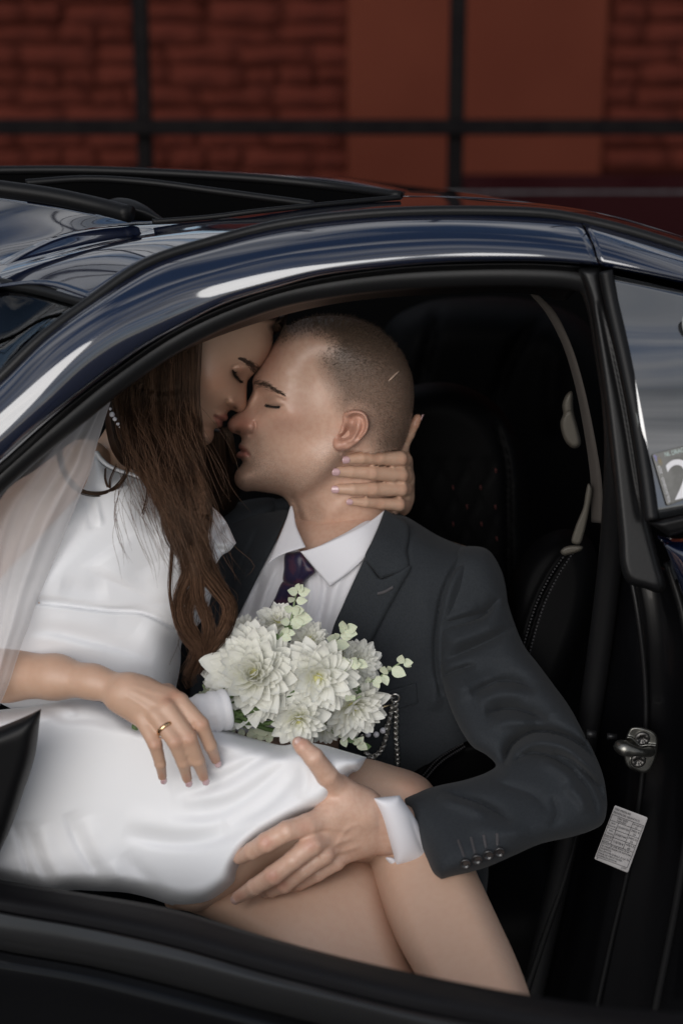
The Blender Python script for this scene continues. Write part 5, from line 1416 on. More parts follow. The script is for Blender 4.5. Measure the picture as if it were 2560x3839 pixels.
# near forearm and hand with the ring
def hc5(pts): return chain([(C5([(a, b)])[0][0], C5([(a, b)])[0][1], y, r * (1.1 if r < 60 else 1.0) / 1.4255) for a, b, y, r in pts])
wh_f = [hc5([(930, 600, -.352, 40), (960, 610, -.360, 43), (1075, 735, -.378, 39), (1125, 850, -.376, 33), (1154, 925, -.364, 25)]),
        hc5([(870, 630, -.362, 42), (895, 650, -.372, 44), (1012, 810, -.392, 40), (1060, 930, -.388, 34), (1090, 1018, -.376, 26)]),
        hc5([(810, 660, -.366, 40), (835, 685, -.376, 43), (935, 825, -.396, 39), (980, 940, -.391, 33), (1002, 1028, -.380, 25)]),
        hc5([(745, 690, -.364, 37), (765, 715, -.372, 40), (830, 840, -.390, 36), (858, 945, -.386, 29), (870, 1016, -.376, 23)])]
wp = lambda a, b: tuple(hc5([a, b]))
wh_p = [wp((-220, 478, -.275, 142), (40, 470, -.292, 136)), wp((40, 470, -.292, 136), (300, 482, -.316, 112)), wp((300, 482, -.316, 112), (500, 508, -.334, 84)), wp((500, 508, -.334, 84), (700, 560, -.350, 80)), wp((700, 540, -.352, 74), (915, 590, -.354, 50)), wp((690, 570, -.354, 74), (860, 630, -.364, 52)), wp((660, 580, -.354, 72), (800, 660, -.367, 52)), wp((640, 600, -.352, 66), (745, 695, -.364, 46)), wp((780, 540, -.345, 40), (900, 640, -.335, 34)), wp((900, 560, -.335, 40), (1000, 640, -.315, 30))]
V_, F_ = hand_mesh(wh_f, wh_p, .0025, .0035, .012)
hu = PR(V_)
tend = stroke_field(hu, [(C5([(700, 520), (830, 560), (930, 590)]), .0010, 9), (C5([(690, 550), (800, 600), (870, 640)]), .0013, 9), (C5([(660, 570), (760, 630), (820, 680)]), .0012, 9), (C5([(880, 760), (930, 830)]), 0, 5)] + [(C5([(a - 22, b + 8), (a + 24, b - 10)]), -.0006, 4) for a, b in ((1075, 735), (1012, 810), (935, 825), (830, 840), (1068, 720), (1005, 795), (928, 812), (1062, 930), (982, 940), (858, 945))])
V_ = V_ + np.array([0, -1, 0]) * tend[:, None]
hb = np.clip(bump_field(hu, [(*C5([p])[0], 26, 22, 0, .5) for p in ((1075, 735), (1012, 810), (935, 825), (830, 840), (895, 600), (945, 570))] + [(*C5([p])[0], 20, 20, 0, .55) for p in ((1154, 930), (1090, 1020), (1002, 1030), (870, 1018))]), 0, 1)
body_w.append((V_, F_, {'blush': hb, 'tan': np.full(len(V_), .3)}))
nails_w = [(f[-1], f[-2], (.25, -1, .55)) for f in wh_f]
# hand round his neck
def nf(pts, lift=.55, mcp=None):
    o = []
    for k, (a, b, r) in enumerate(pts):
        u, v = C4([(a, b)])[0]
        o.append([u, v, r / 3.136])
    q = np.array(o)
    y = mhead.front(q[:, :2]) - q[:, 2] * pxm(-.05) * lift
    y = np.minimum(y, .03)
    for k, (a, b, r) in enumerate(pts):
        if a >= 1060: y[k] = (-.034 if a < 1120 else -.022)
    return chain([(q[i, 0], q[i, 1], y[i], q[i, 2]) for i in range(len(q))])
nk_f = [nf([(1140, 850, 92), (1090, 848, 88), (850, 832, 78), (640, 836, 70), (485, 850, 58)]), nf([(1150, 1045, 92), (1100, 1040, 88), (765, 1012, 80), (520, 1000, 70), (370, 995, 60)]),
        nf([(1150, 1205, 88), (1100, 1205, 84), (775, 1203, 78), (540, 1205, 70), (375, 1202, 58)]), nf([(1120, 1385, 80), (1075, 1385, 78), (860, 1372, 68), (685, 1358, 60), (525, 1348, 48)]),
        chain([(C4([(1120, 760)])[0] + (.0, 70 / 3.136)), (C4([(1140, 690)])[0] + (.008, 62 / 3.136)), (C4([(1205, 560)])[0] + (.004, 58 / 3.136)), (C4([(1265, 440)])[0] + (.002, 55 / 3.136)), (C4([(1300, 370)])[0] + (.004, 50 / 3.136))])]
def n4(a, b, y, r): return chain([(C4([(a, b)])[0] + (y, r / 3.136))])[0]
nk_p = [(n4(1130, 860, -.014, 92), n4(1140, 1100, -.006, 100)), (n4(1140, 1080, -.010, 96), n4(1130, 1390, -.012, 84)), (n4(1140, 880, .012, 95), n4(1130, 1380, .016, 100)), (n4(1120, 760, .006, 72), n4(1120, 900, .006, 90)), (n4(1150, 1150, .03, 105), n4(1100, 1300, .09, 110)), (n4(1120, 1420, .0, 84), n4(1060, 1460, .03, 70)), (n4(1100, 1300, .09, 95), n4(700, 1450, .16, 100)), (n4(1160, 1080, .006, 90), n4(1150, 1300, .01, 96))]
V_, F_ = hand_mesh(nk_f, nk_p, .0021, .0028, .010)
hu = PR(V_)
tend = stroke_field(hu, [(C4([(a + d, b - 50), (a + d + 4, b + 50)]), -.0006, 4, 4, .3) for a, b in ((835, 832), (760, 1012), (770, 1203), (855, 1372)) for d in (-28, 0, 28)] + [(C4([(a, b - 40), (a, b + 40)]), -.0005, 3, 3, .3) for a, b in ((640, 836), (520, 1000), (540, 1205), (685, 1358))] + [(C4([(1040, 950), (1150, 950)]), -.003, 8), (C4([(1040, 1125), (1150, 1125)]), -.003, 8), (C4([(1000, 1310), (1140, 1310)]), -.003, 8)])
V_ = V_ + np.array([0, -1, 0]) * tend[:, None]
hb = np.clip(bump_field(hu, [(*C4([p])[0], 22, 18, 0, .35) for p in ((840, 832), (765, 1012), (775, 1203), (860, 1372), (1150, 860), (1160, 1050), (1160, 1205), (1140, 1380))] + [(*C4([(1290, 400)])[0], 30, 40, 0, .7)]), 0, 1)
body_w.append((V_, F_, {'blush': hb, 'tan': np.full(len(V_), .3)}))
nails_w += [(f[-1], f[-2], (-.25, -1, .12)) for f in nk_f[:4]] + [(nk_f[4][-1], nk_f[4][-2], (.9, .2, .35))]
# legs: far thigh, near leg with bent knee and shin
l1 = Relief(Vw([(380, 2080), (430, 2092), (480, 2110), (530, 2140), (600, 2190), (700, 2260), (800, 2340), (1000, 2420), (1040, 2330), (960, 2230), (930, 2160), (900, 2080), (870, 1990), (820, 1960), (700, 2000), (600, 2010), (500, 2000), (400, 2010)]), tps([(400 * VS, 2050 * VS, -.26), (700 * VS, 2100 * VS, -.36), (950 * VS, 2280 * VS, -.42), (850 * VS, 1990 * VS, -.30)]), .060, 100, 9)
body_w.append((*l1.build(), {'tan': np.clip(.4 - (l1.U[:, 0] - 700) / 900, 0, .4)}))  # skin colour gets darker towards the left end of the thigh
l0 = Relief(Vw([(330, 2000), (400, 2080), (445, 2094), (500, 2078), (560, 2045), (640, 1990), (800, 1985), (900, 1980), (985, 1960), (1010, 1900), (1005, 1830), (985, 1795), (955, 1775), (900, 1757), (840, 1741), (700, 1740), (500, 1780), (340, 1900)]), tps([(400 * VS, 1950 * VS, -.275), (620 * VS, 1990 * VS, -.318), (700 * VS, 1830 * VS, -.270), (960 * VS, 1850 * VS, -.265)]), .055, 110, 9, bumps=[(940 * VS, 1800 * VS, 70, 40, 20, .006)])
V_, F_ = l0.build()
body_w.append((V_, F_, {'blush': np.clip(bump_field(l0.U, [(950 * VS, 1810 * VS, 60, 50, 20, .35)]), 0, 1)}))
l2 = Relief(Vw([(846, 1985), (842, 1930), (880, 1870), (940, 1840), (1000, 1830), (1050, 1900), (1090, 1995), (1120, 2060), (1150, 2125), (1180, 2190), (1216, 2285), (1250, 2420), (1080, 2440), (1010, 2330), (955, 2240), (910, 2160), (868, 2060)]), tps([(930 * VS, 1880 * VS, -.27), (980 * VS, 2050 * VS, -.37), (1120 * VS, 2250 * VS, -.50)]), .055, 100, 9)
body_w.append((*l2.build(), {}))
# covered trunk
bod_o = [(a, b, 'c') if k in (0,) else (a, b) for k, (a, b) in enumerate(C6([(622, 518), (660, 560), (705, 600), (800, 642), (870, 662), (960, 702), (1010, 760), (1060, 850), (1200, 860), (1350, 850), (1420, 930), (1430, 1100), (1400, 1290), (1388, 1420), (1350, 1560), (1300, 1640), (1240, 1700), (1190, 1760), (1180, 1900), (1160, 2010), (1130, 2100), (900, 2200), (500, 2250), (100, 2200), (-150, 2000), (-120, 1500), (0, 1340), (200, 1130), (400, 920), (540, 760), (590, 640)]))]
bod_y = tps([(*C6([(640, 600)])[0], -.115), (*C6([(300, 1300)])[0], -.19), (*C6([(1000, 900)])[0], -.13), (*C6([(1350, 1300)])[0], -.13), (*C6([(1000, 2000)])[0], -.18), (*C6([(100, 1900)])[0], -.21)])
bod_s = [(C6([(560, 790), (580, 900), (600, 1020)]), -.004, 12), (C6([(620, 800), (640, 900), (660, 1000)]), .004, 12), (C6([(520, 820), (480, 940), (400, 1060)]), .004, 18), (C6([(480, 960), (400, 1100), (280, 1250)]), -.004, 34), (C6([(700, 620), (800, 780), (860, 1000)]), .003, 30), (C6([(1040, 1010), (950, 980), (880, 900)]), -.005, 26), (C6([(1200, 1000), (1120, 1060), (1020, 1060)]), .006, 30), (C6([(1360, 1020), (1280, 1060), (1200, 1180)]), -.006, 24),
         (C6([(400, 1380), (560, 1420), (700, 1400)]), -.006, 40), (C6([(700, 1150), (760, 1250), (720, 1350)]), .012, 90), (C6([(1000, 1250), (1060, 1380), (1060, 1500)]), .006, 60), (C6([(200, 1690), (350, 1690), (560, 1740), (800, 1800), (1000, 1880)]), -.004, 16, 34), (C6([(200, 1720), (400, 1740), (700, 1820)]), .004, 26), (C6([(330, 1610), (560, 1620), (760, 1640)]), .003, 40), (C6([(900, 1660), (1040, 1760), (1100, 1880)]), .004, 40),
         (C6([(-20, 1340), (180, 1300), (300, 1290)]), -.003, 22), (C6([(238, 1497), (400, 1512), (560, 1532), (740, 1550), (920, 1561), (1040, 1610), (1165, 1685)]), -.010, 6, 16, .02), (C6([(240, 1485), (560, 1518), (920, 1545), (1160, 1665)]), .003, 14, 8, .02)]
bod_s = [(s_[0], s_[1] * (.45 if s_[2] >= 24 else .9)) + tuple(s_[2:]) for s_ in bod_s]
bod = Relief(bod_o, bod_y, .085, 150, 8, strokes=bod_s)
BV, BF = bod.build()
cc = BV.mean(0)
body_w.append(((BV - cc) * .95 + cc, BF, {}))
Vj, Fj, at_ = cat_mesh(body_w)
wbody = mesh_obj('body', Vj, Fj, M_skin_w, woman, attrs=at_)
M_nail_w = mat('nail_pearly_pink', (.56, .36, .37), .2, spec=.5, coat=.8, coat_r=.08)
for (tp_, rt), (pv, rp), o in nails_w:
    mesh_obj('nail', *nail(tp_, pv, rt, o, 1.6, .85), M_nail_w, wbody)
bw = hair_tufts(whead, C3([(760, 602), (810, 622), (870, 650), (930, 690), (975, 742)]), 300, 15, lambda f: 1.5 + 6.5 * f, .00030, lambda f: .25 + .75 * f - math.pi * 0 + (math.pi if False else 0))
Vj, Fj, _ = cat_mesh(bw); mesh_obj('eyebrow', Vj, Fj, M_brow, woman)
la = []
C = spl(C3([(696, 745), (712, 795), (750, 842), (790, 868)]), 60)
for i in range(90):
    p0 = C[int(RNG.random() * 59)]
    a = .95 + RNG.normal(0, .18); Ln = 13 + 6 * RNG.random()
    q = np.array([p0, p0 + np.array([math.cos(a), math.sin(a)]) * Ln * .5, p0 + np.array([math.cos(a - .35), math.sin(a - .35)]) * Ln])
    y = whead.front(q[:1])[0]
    la.append(tube(PT(q, np.array([y - .0005, y - .005, y - .008])), [.0004, .0004, .00015], 3, False))
Vj, Fj, _ = cat_mesh(la); mesh_obj('eyelashes', Vj, Fj, M_lash, woman)

# gold ring
M_gold = mat('gold', (.72, .46, .26), .18, metal=1.0)
f = wh_f[2]
a, b = np.array(f[1][0]), np.array(f[2][0])
c = a + (b - a) * .52; ax_ = (b - a) / np.linalg.norm(b - a); rr = f[1][1] * .48 + f[2][1] * .52 + .0009
n1 = np.cross(ax_, [0, 1, 0]); n1 /= np.linalg.norm(n1); n2 = np.cross(ax_, n1)
V_, F_ = [], []
K_ = 36; prof = [(-.0021, 0), (-.0015, .0008), (0, .0010), (.0015, .0008), (.0021, 0), (0, -.0006)]
for j in range(K_):
    an = 2 * math.pi * j / K_
    for s_, dr in prof: V_.append(c + ax_ * s_ + (n1 * math.cos(an) + n2 * math.sin(an)) * (rr + dr))
np_ = len(prof)
for j in range(K_):
    for k in range(np_): F_.append((j * np_ + k, j * np_ + (k + 1) % np_, ((j + 1) % K_) * np_ + (k + 1) % np_, ((j + 1) % K_) * np_ + k))
mesh_obj('wedding_ring', V_, F_, M_gold, woman)

# dress
M_satin = mat('white_satin', (.74, .735, .745), .46, spec=.30, sheen=.1, noise=(3, (.72, .725, .745), .4, .6), bump=[(16, .10, .01), (700, .10, .0004)])
dress = mesh_obj('dress', BV, BF, M_satin, woman)
# folded-over cowl at the far side of the neckline
cw = Relief([(a, b, 'c') if k in (4,) else (a, b) for k, (a, b) in enumerate(C6([(1300, 860), (1350, 852), (1420, 900), (1475, 965), (1543, 1108), (1500, 1160), (1450, 1190), (1410, 1250), (1370, 1290), (1330, 1240), (1300, 1100), (1280, 960)]))], tps([(*C6([(1350, 860)])[0], -.10), (*C6([(1540, 1110)])[0], -.14), (*C6([(1380, 1250)])[0], -.17)]), .014, 45, 6, strokes=[(C6([(1360, 1010), (1420, 1040), (1475, 970)]), -.010, 9, 22, .1), (C6([(1475, 975), (1500, 1050), (1535, 1105)]), .006, 12), (C6([(1370, 1050), (1440, 1110), (1530, 1120)]), .006, 18), (C6([(1380, 1180), (1430, 1150), (1470, 1150)]), -.004, 10)])
mesh_obj('cowl_fold', *cw.build(), M_satin, dress)
neck = Relief(C6([(618, 515), (640, 505), (670, 545), (720, 590), (810, 632), (880, 652), (970, 690), (1020, 740), (1068, 850), (1050, 860), (1000, 760), (950, 710), (860, 672), (790, 652), (700, 612), (650, 570)]), lambda U: bod.y(U) - .035, .006, 7, 4, Tb=.02)
mesh_obj('neckline_edge', *neck.build(), M_satin, dress)
# skirt
sk_o = Vw([(-230, 1690), (-60, 1640), (60, 1622), (130, 1608), (200, 1604), (260, 1620), (330, 1660), (420, 1640), (480, 1660), (545, 1684), (600, 1700), (650, 1711), (690, 1704), (740, 1710), (790, 1724)]) + [(842 * VS, 1739 * VS, 'c')] + Vw([(822, 1770), (806, 1776), (790, 1798), (760, 1850), (700, 1880), (640, 1915), (590, 1945), (556, 1985), (547, 2005), (543, 2024), (520, 2048), (480, 2074), (430, 2084), (392, 2078), (350, 2064), (290, 2050), (220, 2046), (170, 2044), (110, 2052), (60, 2040), (-60, 2020), (-220, 1990), (-280, 1850)])
sk_y = tps([(0, 1800 * VS, -.26), (300 * VS, 1700 * VS, -.25), (700 * VS, 1740 * VS, -.285), (820 * VS, 1760 * VS, -.315), (540 * VS, 2000 * VS, -.325), (400 * VS, 2060 * VS, -.30), (100 * VS, 2000 * VS, -.27)])
W5 = C5
SB = lambda p: Cr(0, 3000, 1.2062, p)
sk_s = [(C7([(-250, 560), (-100, 540), (100, 450), (300, 330), (500, 270)]), -.010, 20, 44), (C7([(-200, 470), (60, 400), (280, 290), (430, 250)]), .006, 30), (C7([(-300, 700), (0, 690), (240, 560), (420, 400), (520, 290)]), -.008, 24, 44), (C7([(-200, 620), (100, 560), (330, 420), (480, 300)]), .007, 26), (C7([(100, 760), (330, 650), (500, 480), (560, 330)]), -.007, 20, 36), (C7([(560, 600), (600, 480), (560, 340)]), .006, 22), (C7([(700, 240), (820, 300), (900, 360)]), .003, 26),
        (SB([(560, 150), (760, 190), (950, 180), (1150, 100)]), -.009, 22, 40), (SB([(560, 90), (800, 130), (1000, 110)]), .006, 34), (SB([(300, 60), (360, 200), (470, 380)]), -.008, 18, 34), (SB([(380, 80), (440, 230), (540, 380)]), .006, 30), (SB([(120, 100), (170, 260), (240, 400)]), -.009, 16, 28), (SB([(60, 100), (110, 250), (140, 390)]), -.008, 12, 24), (SB([(180, 120), (230, 270), (300, 390)]), .007, 24), (SB([(560, 240), (640, 330), (760, 450)]), -.005, 22), (SB([(500, 280), (560, 370), (620, 420)]), .004, 18),
        (W5([(230, 640), (330, 690), (520, 700), (700, 760)]), -.010, 22, 40), (W5([(260, 630), (300, 620), (420, 680)]), .006, 18), (W5([(900, 1060), (1150, 1000), (1400, 880)]), .006, 40), (W5([(1120, 960), (1240, 900), (1400, 860)]), -.006, 18, 30), (SB([(860, 440), (960, 400), (1060, 330)]), .003, 22)]
sk_s = [(s_[0], s_[1] * .62, s_[2] * 1.1, (s_[3] if len(s_) > 3 else s_[2]) * 1.35) for s_ in sk_s]
sk = Relief(sk_o, sk_y, .086, 68, 9, strokes=sk_s)
sk.strokes += [(C7([(300, 835), (215, 925), (165, 1050), (110, 1120), (20, 1195), (-120, 1260), (-250, 1250)]), -.0012, 4, 4, .05)]
sko = mesh_obj('skirt', *sk.build(), M_satin, dress)
# hair -------------------------------------------------------------
def hair_mat(name, c1, c2):
    m = mat(name, c1, .38, spec=.38)
    t = m.node_tree; b = t.nodes['Principled BSDF']
    b.inputs['Specular Tint'].default_value = (.85, .60, .45, 1)
    a = t.nodes.new('ShaderNodeAttribute'); a.attribute_name = 'tone'
    r = t.nodes.new('ShaderNodeValToRGB'); r.color_ramp.elements[0].color = (*c1, 1); r.color_ramp.elements[1].color = (*c2, 1)
    t.links.new(a.outputs['Fac'], r.inputs[0]); t.links.new(r.outputs[0], b.inputs['Base Color'])
    return m
M_hair = hair_mat('brown_hair', (.0085, .0050, .0037), (.140, .076, .047))
HB = []
hair_o = C6([(1300, -250), (1262, -120), (1262, 20), (1285, 120), (1298, 220), (1285, 320), (1268, 420), (1270, 500), (1290, 620), (1330, 760), (1360, 900), (1380, 1050), (1350, 1180), (1300, 1300), (1240, 1350), (1180, 1250), (1140, 1080), (1060, 850), (980, 700), (900, 640), (800, 600), (730, 500), (700, 400), (690, 300), (720, 160), (760, 60), (860, -80), (1000, -260), (1200, -300)])
hb_ = Relief(hair_o, lambda U: np.interp(U[:, 1], [1400, 1850, 2150], [-.03, -.115, -.180]), .048, 110, 9, strokes=[(C6([(900 + 55 * i, -60), (880 + 60 * i, 200), (930 + 50 * i, 480), (1060 + 30 * i, 800), (1180 + 18 * i, 1200)]), -.008, 9) for i in range(0, 7)] + [(C6([(925 + 55 * i, -60), (910 + 58 * i, 200), (960 + 48 * i, 480), (1085 + 28 * i, 800), (1200 + 16 * i, 1200)]), .006, 9) for i in range(0, 7)])
hV, hF = hb_.build()
HB.append((hV, hF, {'tone': np.full(len(hV), .18)}))
# hair behind the two chins and at the parting
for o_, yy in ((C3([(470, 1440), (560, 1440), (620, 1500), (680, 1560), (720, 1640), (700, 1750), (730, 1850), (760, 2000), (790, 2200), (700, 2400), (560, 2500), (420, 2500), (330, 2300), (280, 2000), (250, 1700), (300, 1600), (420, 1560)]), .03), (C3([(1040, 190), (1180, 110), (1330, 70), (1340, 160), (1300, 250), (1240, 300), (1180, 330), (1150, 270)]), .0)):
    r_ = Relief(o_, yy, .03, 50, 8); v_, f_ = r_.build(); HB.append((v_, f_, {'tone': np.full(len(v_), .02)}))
strands = []
def lock(path, r0, n, y_lift=0.0, r=.00042, tone=(.1, .6), npt=22, wav=0.0, taper=.25, conv=1.0):
    """path: (u, v, y) src px; r0 spread in px"""
    C = spl(path, npt)
    T = np.gradient(C[:, :2], axis=0); T /= np.linalg.norm(T, axis=1)[:, None] + 1e-9
    Nn = np.stack([-T[:, 1], T[:, 0]], 1)
    s = np.linspace(0, 1, npt)
    for i in range(n):
        a = RNG.uniform(0, 2 * math.pi); q = math.sqrt(RNG.random())
        ou, oy = q * math.cos(a), q * math.sin(a)
        env = r0 * (1 - (1 - taper) * s ** 1.3) * (conv + (1 - conv) * s)
        ph = RNG.uniform(0, 6.28); fr = RNG.uniform(1.2, 2.6)
        w = wav * r0 * .5 * np.sin(ph + fr * 6.28 * s) * s
        dv = RNG.normal(0, .35) * r0 * s ** 2
        s1 = RNG.uniform(.86, 1.0)
        P_ = C[:, :2] + Nn * (ou * env + w + dv)[:, None]
        y = C[:, 2] + oy * env * pxm(-.2) * .55 - y_lift
        k = max(6, int(npt * s1))
        X = PT(P_[:k], y[:k])
        X += np.array([RNG.normal(0, .0006), 0, RNG.normal(0, .0006)])
        rad = r * np.interp(np.linspace(0, 1, k), [0, .75, 1], [1, .9, .25])
        v_, f_ = tube(X, rad, 3, False)
        strands.append((v_, f_, RNG.uniform(*tone)))
def L6(pts): return [(*C6([(a, b)])[0], y) for a, b, y in pts]
# the near curtain of hair beside the face
for k in range(64):
    t = (k + RNG.random()) / 64
    e = RNG.normal(0, 1); ph = RNG.uniform(0, 6.28); wl = RNG.uniform(380, 640); am = RNG.uniform(18, 46)
    base = [(770 + 500 * t, 40 - 330 * t, -.100 - .012 * math.sin(3.1 * t)), (735 + 535 * t, 190, -.118), (745 + 535 * t, 340, -.148 + .015 * t), (835 + 452 * t, 500, -.182 + .01 * t), (930 + 385 * t, 680, -.222), (1040 + 300 * t, 880, -.248), (1130 + 230 * t, 1080, -.260), (1180 + 190 * t, 1260, -.266), (1200 + 150 * t, 1400, -.266)]
    base = base[: 9 if RNG.random() < .7 else 8]
    lock(L6([(u + e * 5 + am * min(1, .30 + max(0, v) / 900) * math.sin(ph + 6.28 * v / wl), v, y - .006 * RNG.random() * (v > 100)) for u, v, y in base]), RNG.uniform(12, 28), 44, wav=.45, r=.00028, tone=(.0, .30) if RNG.random() < .45 else ((.10, .60) if RNG.random() < .65 else (.35, .95)), npt=28)  # lighter locks have sheen put into their tone; the rest stay dark
# lower waves
low = [([(1150, 1000, -0.257), (1215, 1150, -0.264), (1235, 1300, -0.268), (1185, 1430, -0.270), (1165, 1560, -0.270), (1210, 1690, -0.268), (1290, 1800, -0.266), (1270, 1900, -0.264), (1200, 2010, -0.262)], 30, 120),
       ([(1250, 1000, -0.257), (1290, 1150, -0.264), (1330, 1280, -0.268), (1420, 1400, -0.268), (1500, 1520, -0.264), (1480, 1640, -0.262), (1400, 1760, -0.262), (1300, 1880, -0.260), (1240, 2000, -0.258), (1290, 2070, -0.256)], 34, 150),
       ([(1200, 1050, -0.258), (1250, 1200, -0.266), (1290, 1340, -0.272), (1300, 1470, -0.272), (1350, 1590, -0.270), (1365, 1700, -0.268), (1330, 1820, -0.264), (1270, 1900, -0.262)], 26, 110),
       ([(1300, 1050, -0.252), (1330, 1200, -0.260), (1300, 1350, -0.264), (1240, 1500, -0.266), (1230, 1620, -0.266), (1290, 1740, -0.264), (1330, 1850, -0.262), (1290, 2000, -0.260)], 24, 90),
       ([(1110, 950, -0.252), (1130, 1100, -0.258), (1120, 1250, -0.262), (1112, 1400, -0.262), (1130, 1560, -0.262), (1170, 1680, -0.262)], 8, 16),
       ([(1250, 1100, -0.262), (1230, 1260, -0.268), (1190, 1400, -0.270), (1180, 1540, -0.270), (1220, 1680, -0.268), (1260, 1760, -0.266)], 20, 70),
       ([(1350, 1180, -0.256), (1420, 1320, -0.262), (1490, 1450, -0.262), (1520, 1560, -0.258), (1470, 1680, -0.256), (1390, 1790, -0.256)], 18, 60)]
for pth, r0, n in low:
    lock(L6(pth), r0, int(n * 1.7), tone=(.10, .95), wav=.5, npt=30, taper=.45, r=.00031)  # toned lighter than the curtain, whose shadow is put into its tone
# the loop that falls on the shoulder, and single strays
lock(L6([(380, 400, -.16), (395, 560, -.185), (440, 680, -.20), (530, 765, -.205), (620, 785, -.206), (720, 770, -.20), (800, 700, -.19), (840, 600, -.175), (850, 480, -.16)]), 10, 34, tone=(.02, .3), npt=34, taper=.9)
for pth in ([(690, 620, -.17), (690, 700, -.19), (760, 840, -.20), (880, 930, -.206), (980, 1010, -.21), (1080, 1080, -.21)], [(960, 690, -.18), (965, 800, -.205), (920, 960, -.21), (885, 1100, -.215), (890, 1230, -.22), (950, 1340, -.222), (1060, 1400, -.222), (1110, 1450, -.222)],
            [(900, 640, -.18), (990, 740, -.20), (1080, 900, -.21), (1120, 1050, -.215)], [(760, 600, -.18), (720, 700, -.19), (730, 780, -.2), (800, 860, -.205)]):
    lock(L6(pth), 4, 7, tone=(.1, .45), npt=30, taper=.5)
for i in range(150):
    t = RNG.random(); a = RNG.normal(0, 1); b = RNG.normal(0, 1)
    u0 = 760 + 540 * t; v0 = RNG.uniform(150, 900)
    yo = -.12 - .00014 * v0
    lock(L6([(u0, v0, yo - .02), (u0 + 60 * a + 40, v0 + 180, yo - .05), (u0 + 80 * a + 110, v0 + 380, yo - .065), (u0 + 80 * a + 160 + 40 * b, v0 + 560, yo - .07)]), 6, 1, r=.00022, tone=(.3, .9), npt=14)
for i in range(60):
    u0 = RNG.uniform(1180, 1480); v0 = RNG.uniform(1000, 1700); a = RNG.normal(0, 1); b = RNG.normal(0, 1)
    lock(L6([(u0, v0, -.225), (u0 + 40 * a, v0 + 100, -.228), (u0 + 70 * a + 30 * b, v0 + 220, -.228), (u0 + 60 * b, v0 + 330, -.226)]), 4, 1, r=.00022, tone=(.3, .9), npt=12)
# the dark hair behind: a few strands toned lighter, as if lit
for i in range(26):
    x = RNG.normal(0, 22)
    lock([(*C3([(590 + x, 1420)])[0], .0), (*C3([(650 + x, 1520)])[0], -.004), (*C3([(668 + x, 1640)])[0], -.006), (*C3([(700 + x, 1760)])[0], -.006), (*C3([(720 + x, 1900)])[0], 0.0)], 4, 2, tone=(.0, .3), npt=12)
for i in range(60):
    x = RNG.uniform(-260, 60)
    lock([(*C3([(560 + x, 1480)])[0], -.002), (*C3([(570 + x, 1700)])[0], -.006), (*C3([(600 + x, 1950)])[0], -.006), (*C3([(640 + x, 2250)])[0], -.01)], 6, 3, tone=(.0, .25), npt=12)
for i in range(20):
    x = RNG.uniform(0, 120)
    lock([(*C3([(1080 + x, 180)])[0], -.03), (*C3([(1130 + x, 220)])[0], -.03), (*C3([(1180 + x * .8, 300)])[0], -.03)], 5, 3, tone=(.0, .3), npt=10)
nv = [len(s[0]) for s in strands]
HB.append((np.vstack([s[0] for s in strands]), [tuple(i + o for i in f) for s, o in zip(strands, np.r_[0, np.cumsum(nv)[:-1]]) for f in s[1]], {'tone': np.repeat([s[2] for s in strands], nv)}))
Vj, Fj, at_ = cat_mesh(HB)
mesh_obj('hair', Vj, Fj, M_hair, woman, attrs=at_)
# pearl earring
pe = []
for (a, b, r) in ((700, 190, 9), (722, 232, 10), (734, 268, 17), (752, 298, 14), (772, 330, 11), (783, 352, 7)):
    u, v = C6([(a, b)])[0]
    sv_ = sphere_vf(PT([[u, v]], -.155)[0], r / 1.7422 * pxm(-.155), 14, 10)
    if not pe: pe.append(mesh_obj('pearl_earring', *sv_, M_pearl, woman))
    else: mesh_obj('pearl', *sv_, M_pearl, pe[0])

# veil: sheer net
M_veil = bpy.data.materials.new('sheer_tulle'); M_veil.use_nodes = True
t = M_veil.node_tree; t.nodes.clear()
o_ = t.nodes.new('ShaderNodeOutputMaterial'); tr = t.nodes.new('ShaderNodeBsdfTransparent'); df = t.nodes.new('ShaderNodeBsdfDiffuse'); tl_ = t.nodes.new('ShaderNodeBsdfTranslucent')
df.inputs[0].default_value = (.80, .77, .77, 1); tl_.inputs[0].default_value = (.6, .58, .58, 1)
m1 = t.nodes.new('ShaderNodeMixShader'); m1.inputs[0].default_value = .3; t.links.new(df.outputs[0], m1.inputs[1]); t.links.new(tl_.outputs[0], m1.inputs[2])
at_n = t.nodes.new('ShaderNodeAttribute'); at_n.attribute_name = 'dens'
m2 = t.nodes.new('ShaderNodeMixShader'); t.links.new(at_n.outputs['Fac'], m2.inputs[0]); t.links.new(tr.outputs[0], m2.inputs[1]); t.links.new(m1.outputs[0], m2.inputs[2]); t.links.new(m2.outputs[0], o_.inputs[0])
vr = spl(C6([(742, 130), (715, 210), (690, 290), (632, 480), (600, 620), (545, 745), (440, 1010), (335, 1270), (240, 1500), (195, 1640), (148, 1760), (55, 2040), (-5, 2180)]), 90)
vl = spl(C6([(560, 130), (470, 210), (330, 330), (200, 470), (60, 640), (-80, 800), (-160, 1000), (-190, 1250), (-200, 1500), (-210, 1650), (-220, 1800), (-240, 2050), (-250, 2200)]), 90)
nx = 40; V_, F_, dn = [], [], []
for j in range(90):
    for i in range(nx):
        s = i / (nx - 1)
        q = vl[j] * (1 - s) + vr[j] * s
        fold = .004 * math.sin(s * 13 + j * .02) + .0015 * math.sin(s * 29 + 1 + j * .03)
        yv = np.interp(q[1], [1480, 1850, 2300, 2650], [-.165, -.24, -.305, -.355]) - .012 * math.sin(math.pi * s)
        V_.append(PT([q], yv + fold)[0])
        e = .50 + .25 * (s > .985) + .10 * math.exp(-((s - .62 + .001 * j) / .02) ** 2) + .12 * math.exp(-((s - .80 + .0012 * j) / .014) ** 2) + .06 * math.exp(-((s - .40) / .03) ** 2) 
        dn.append(e)
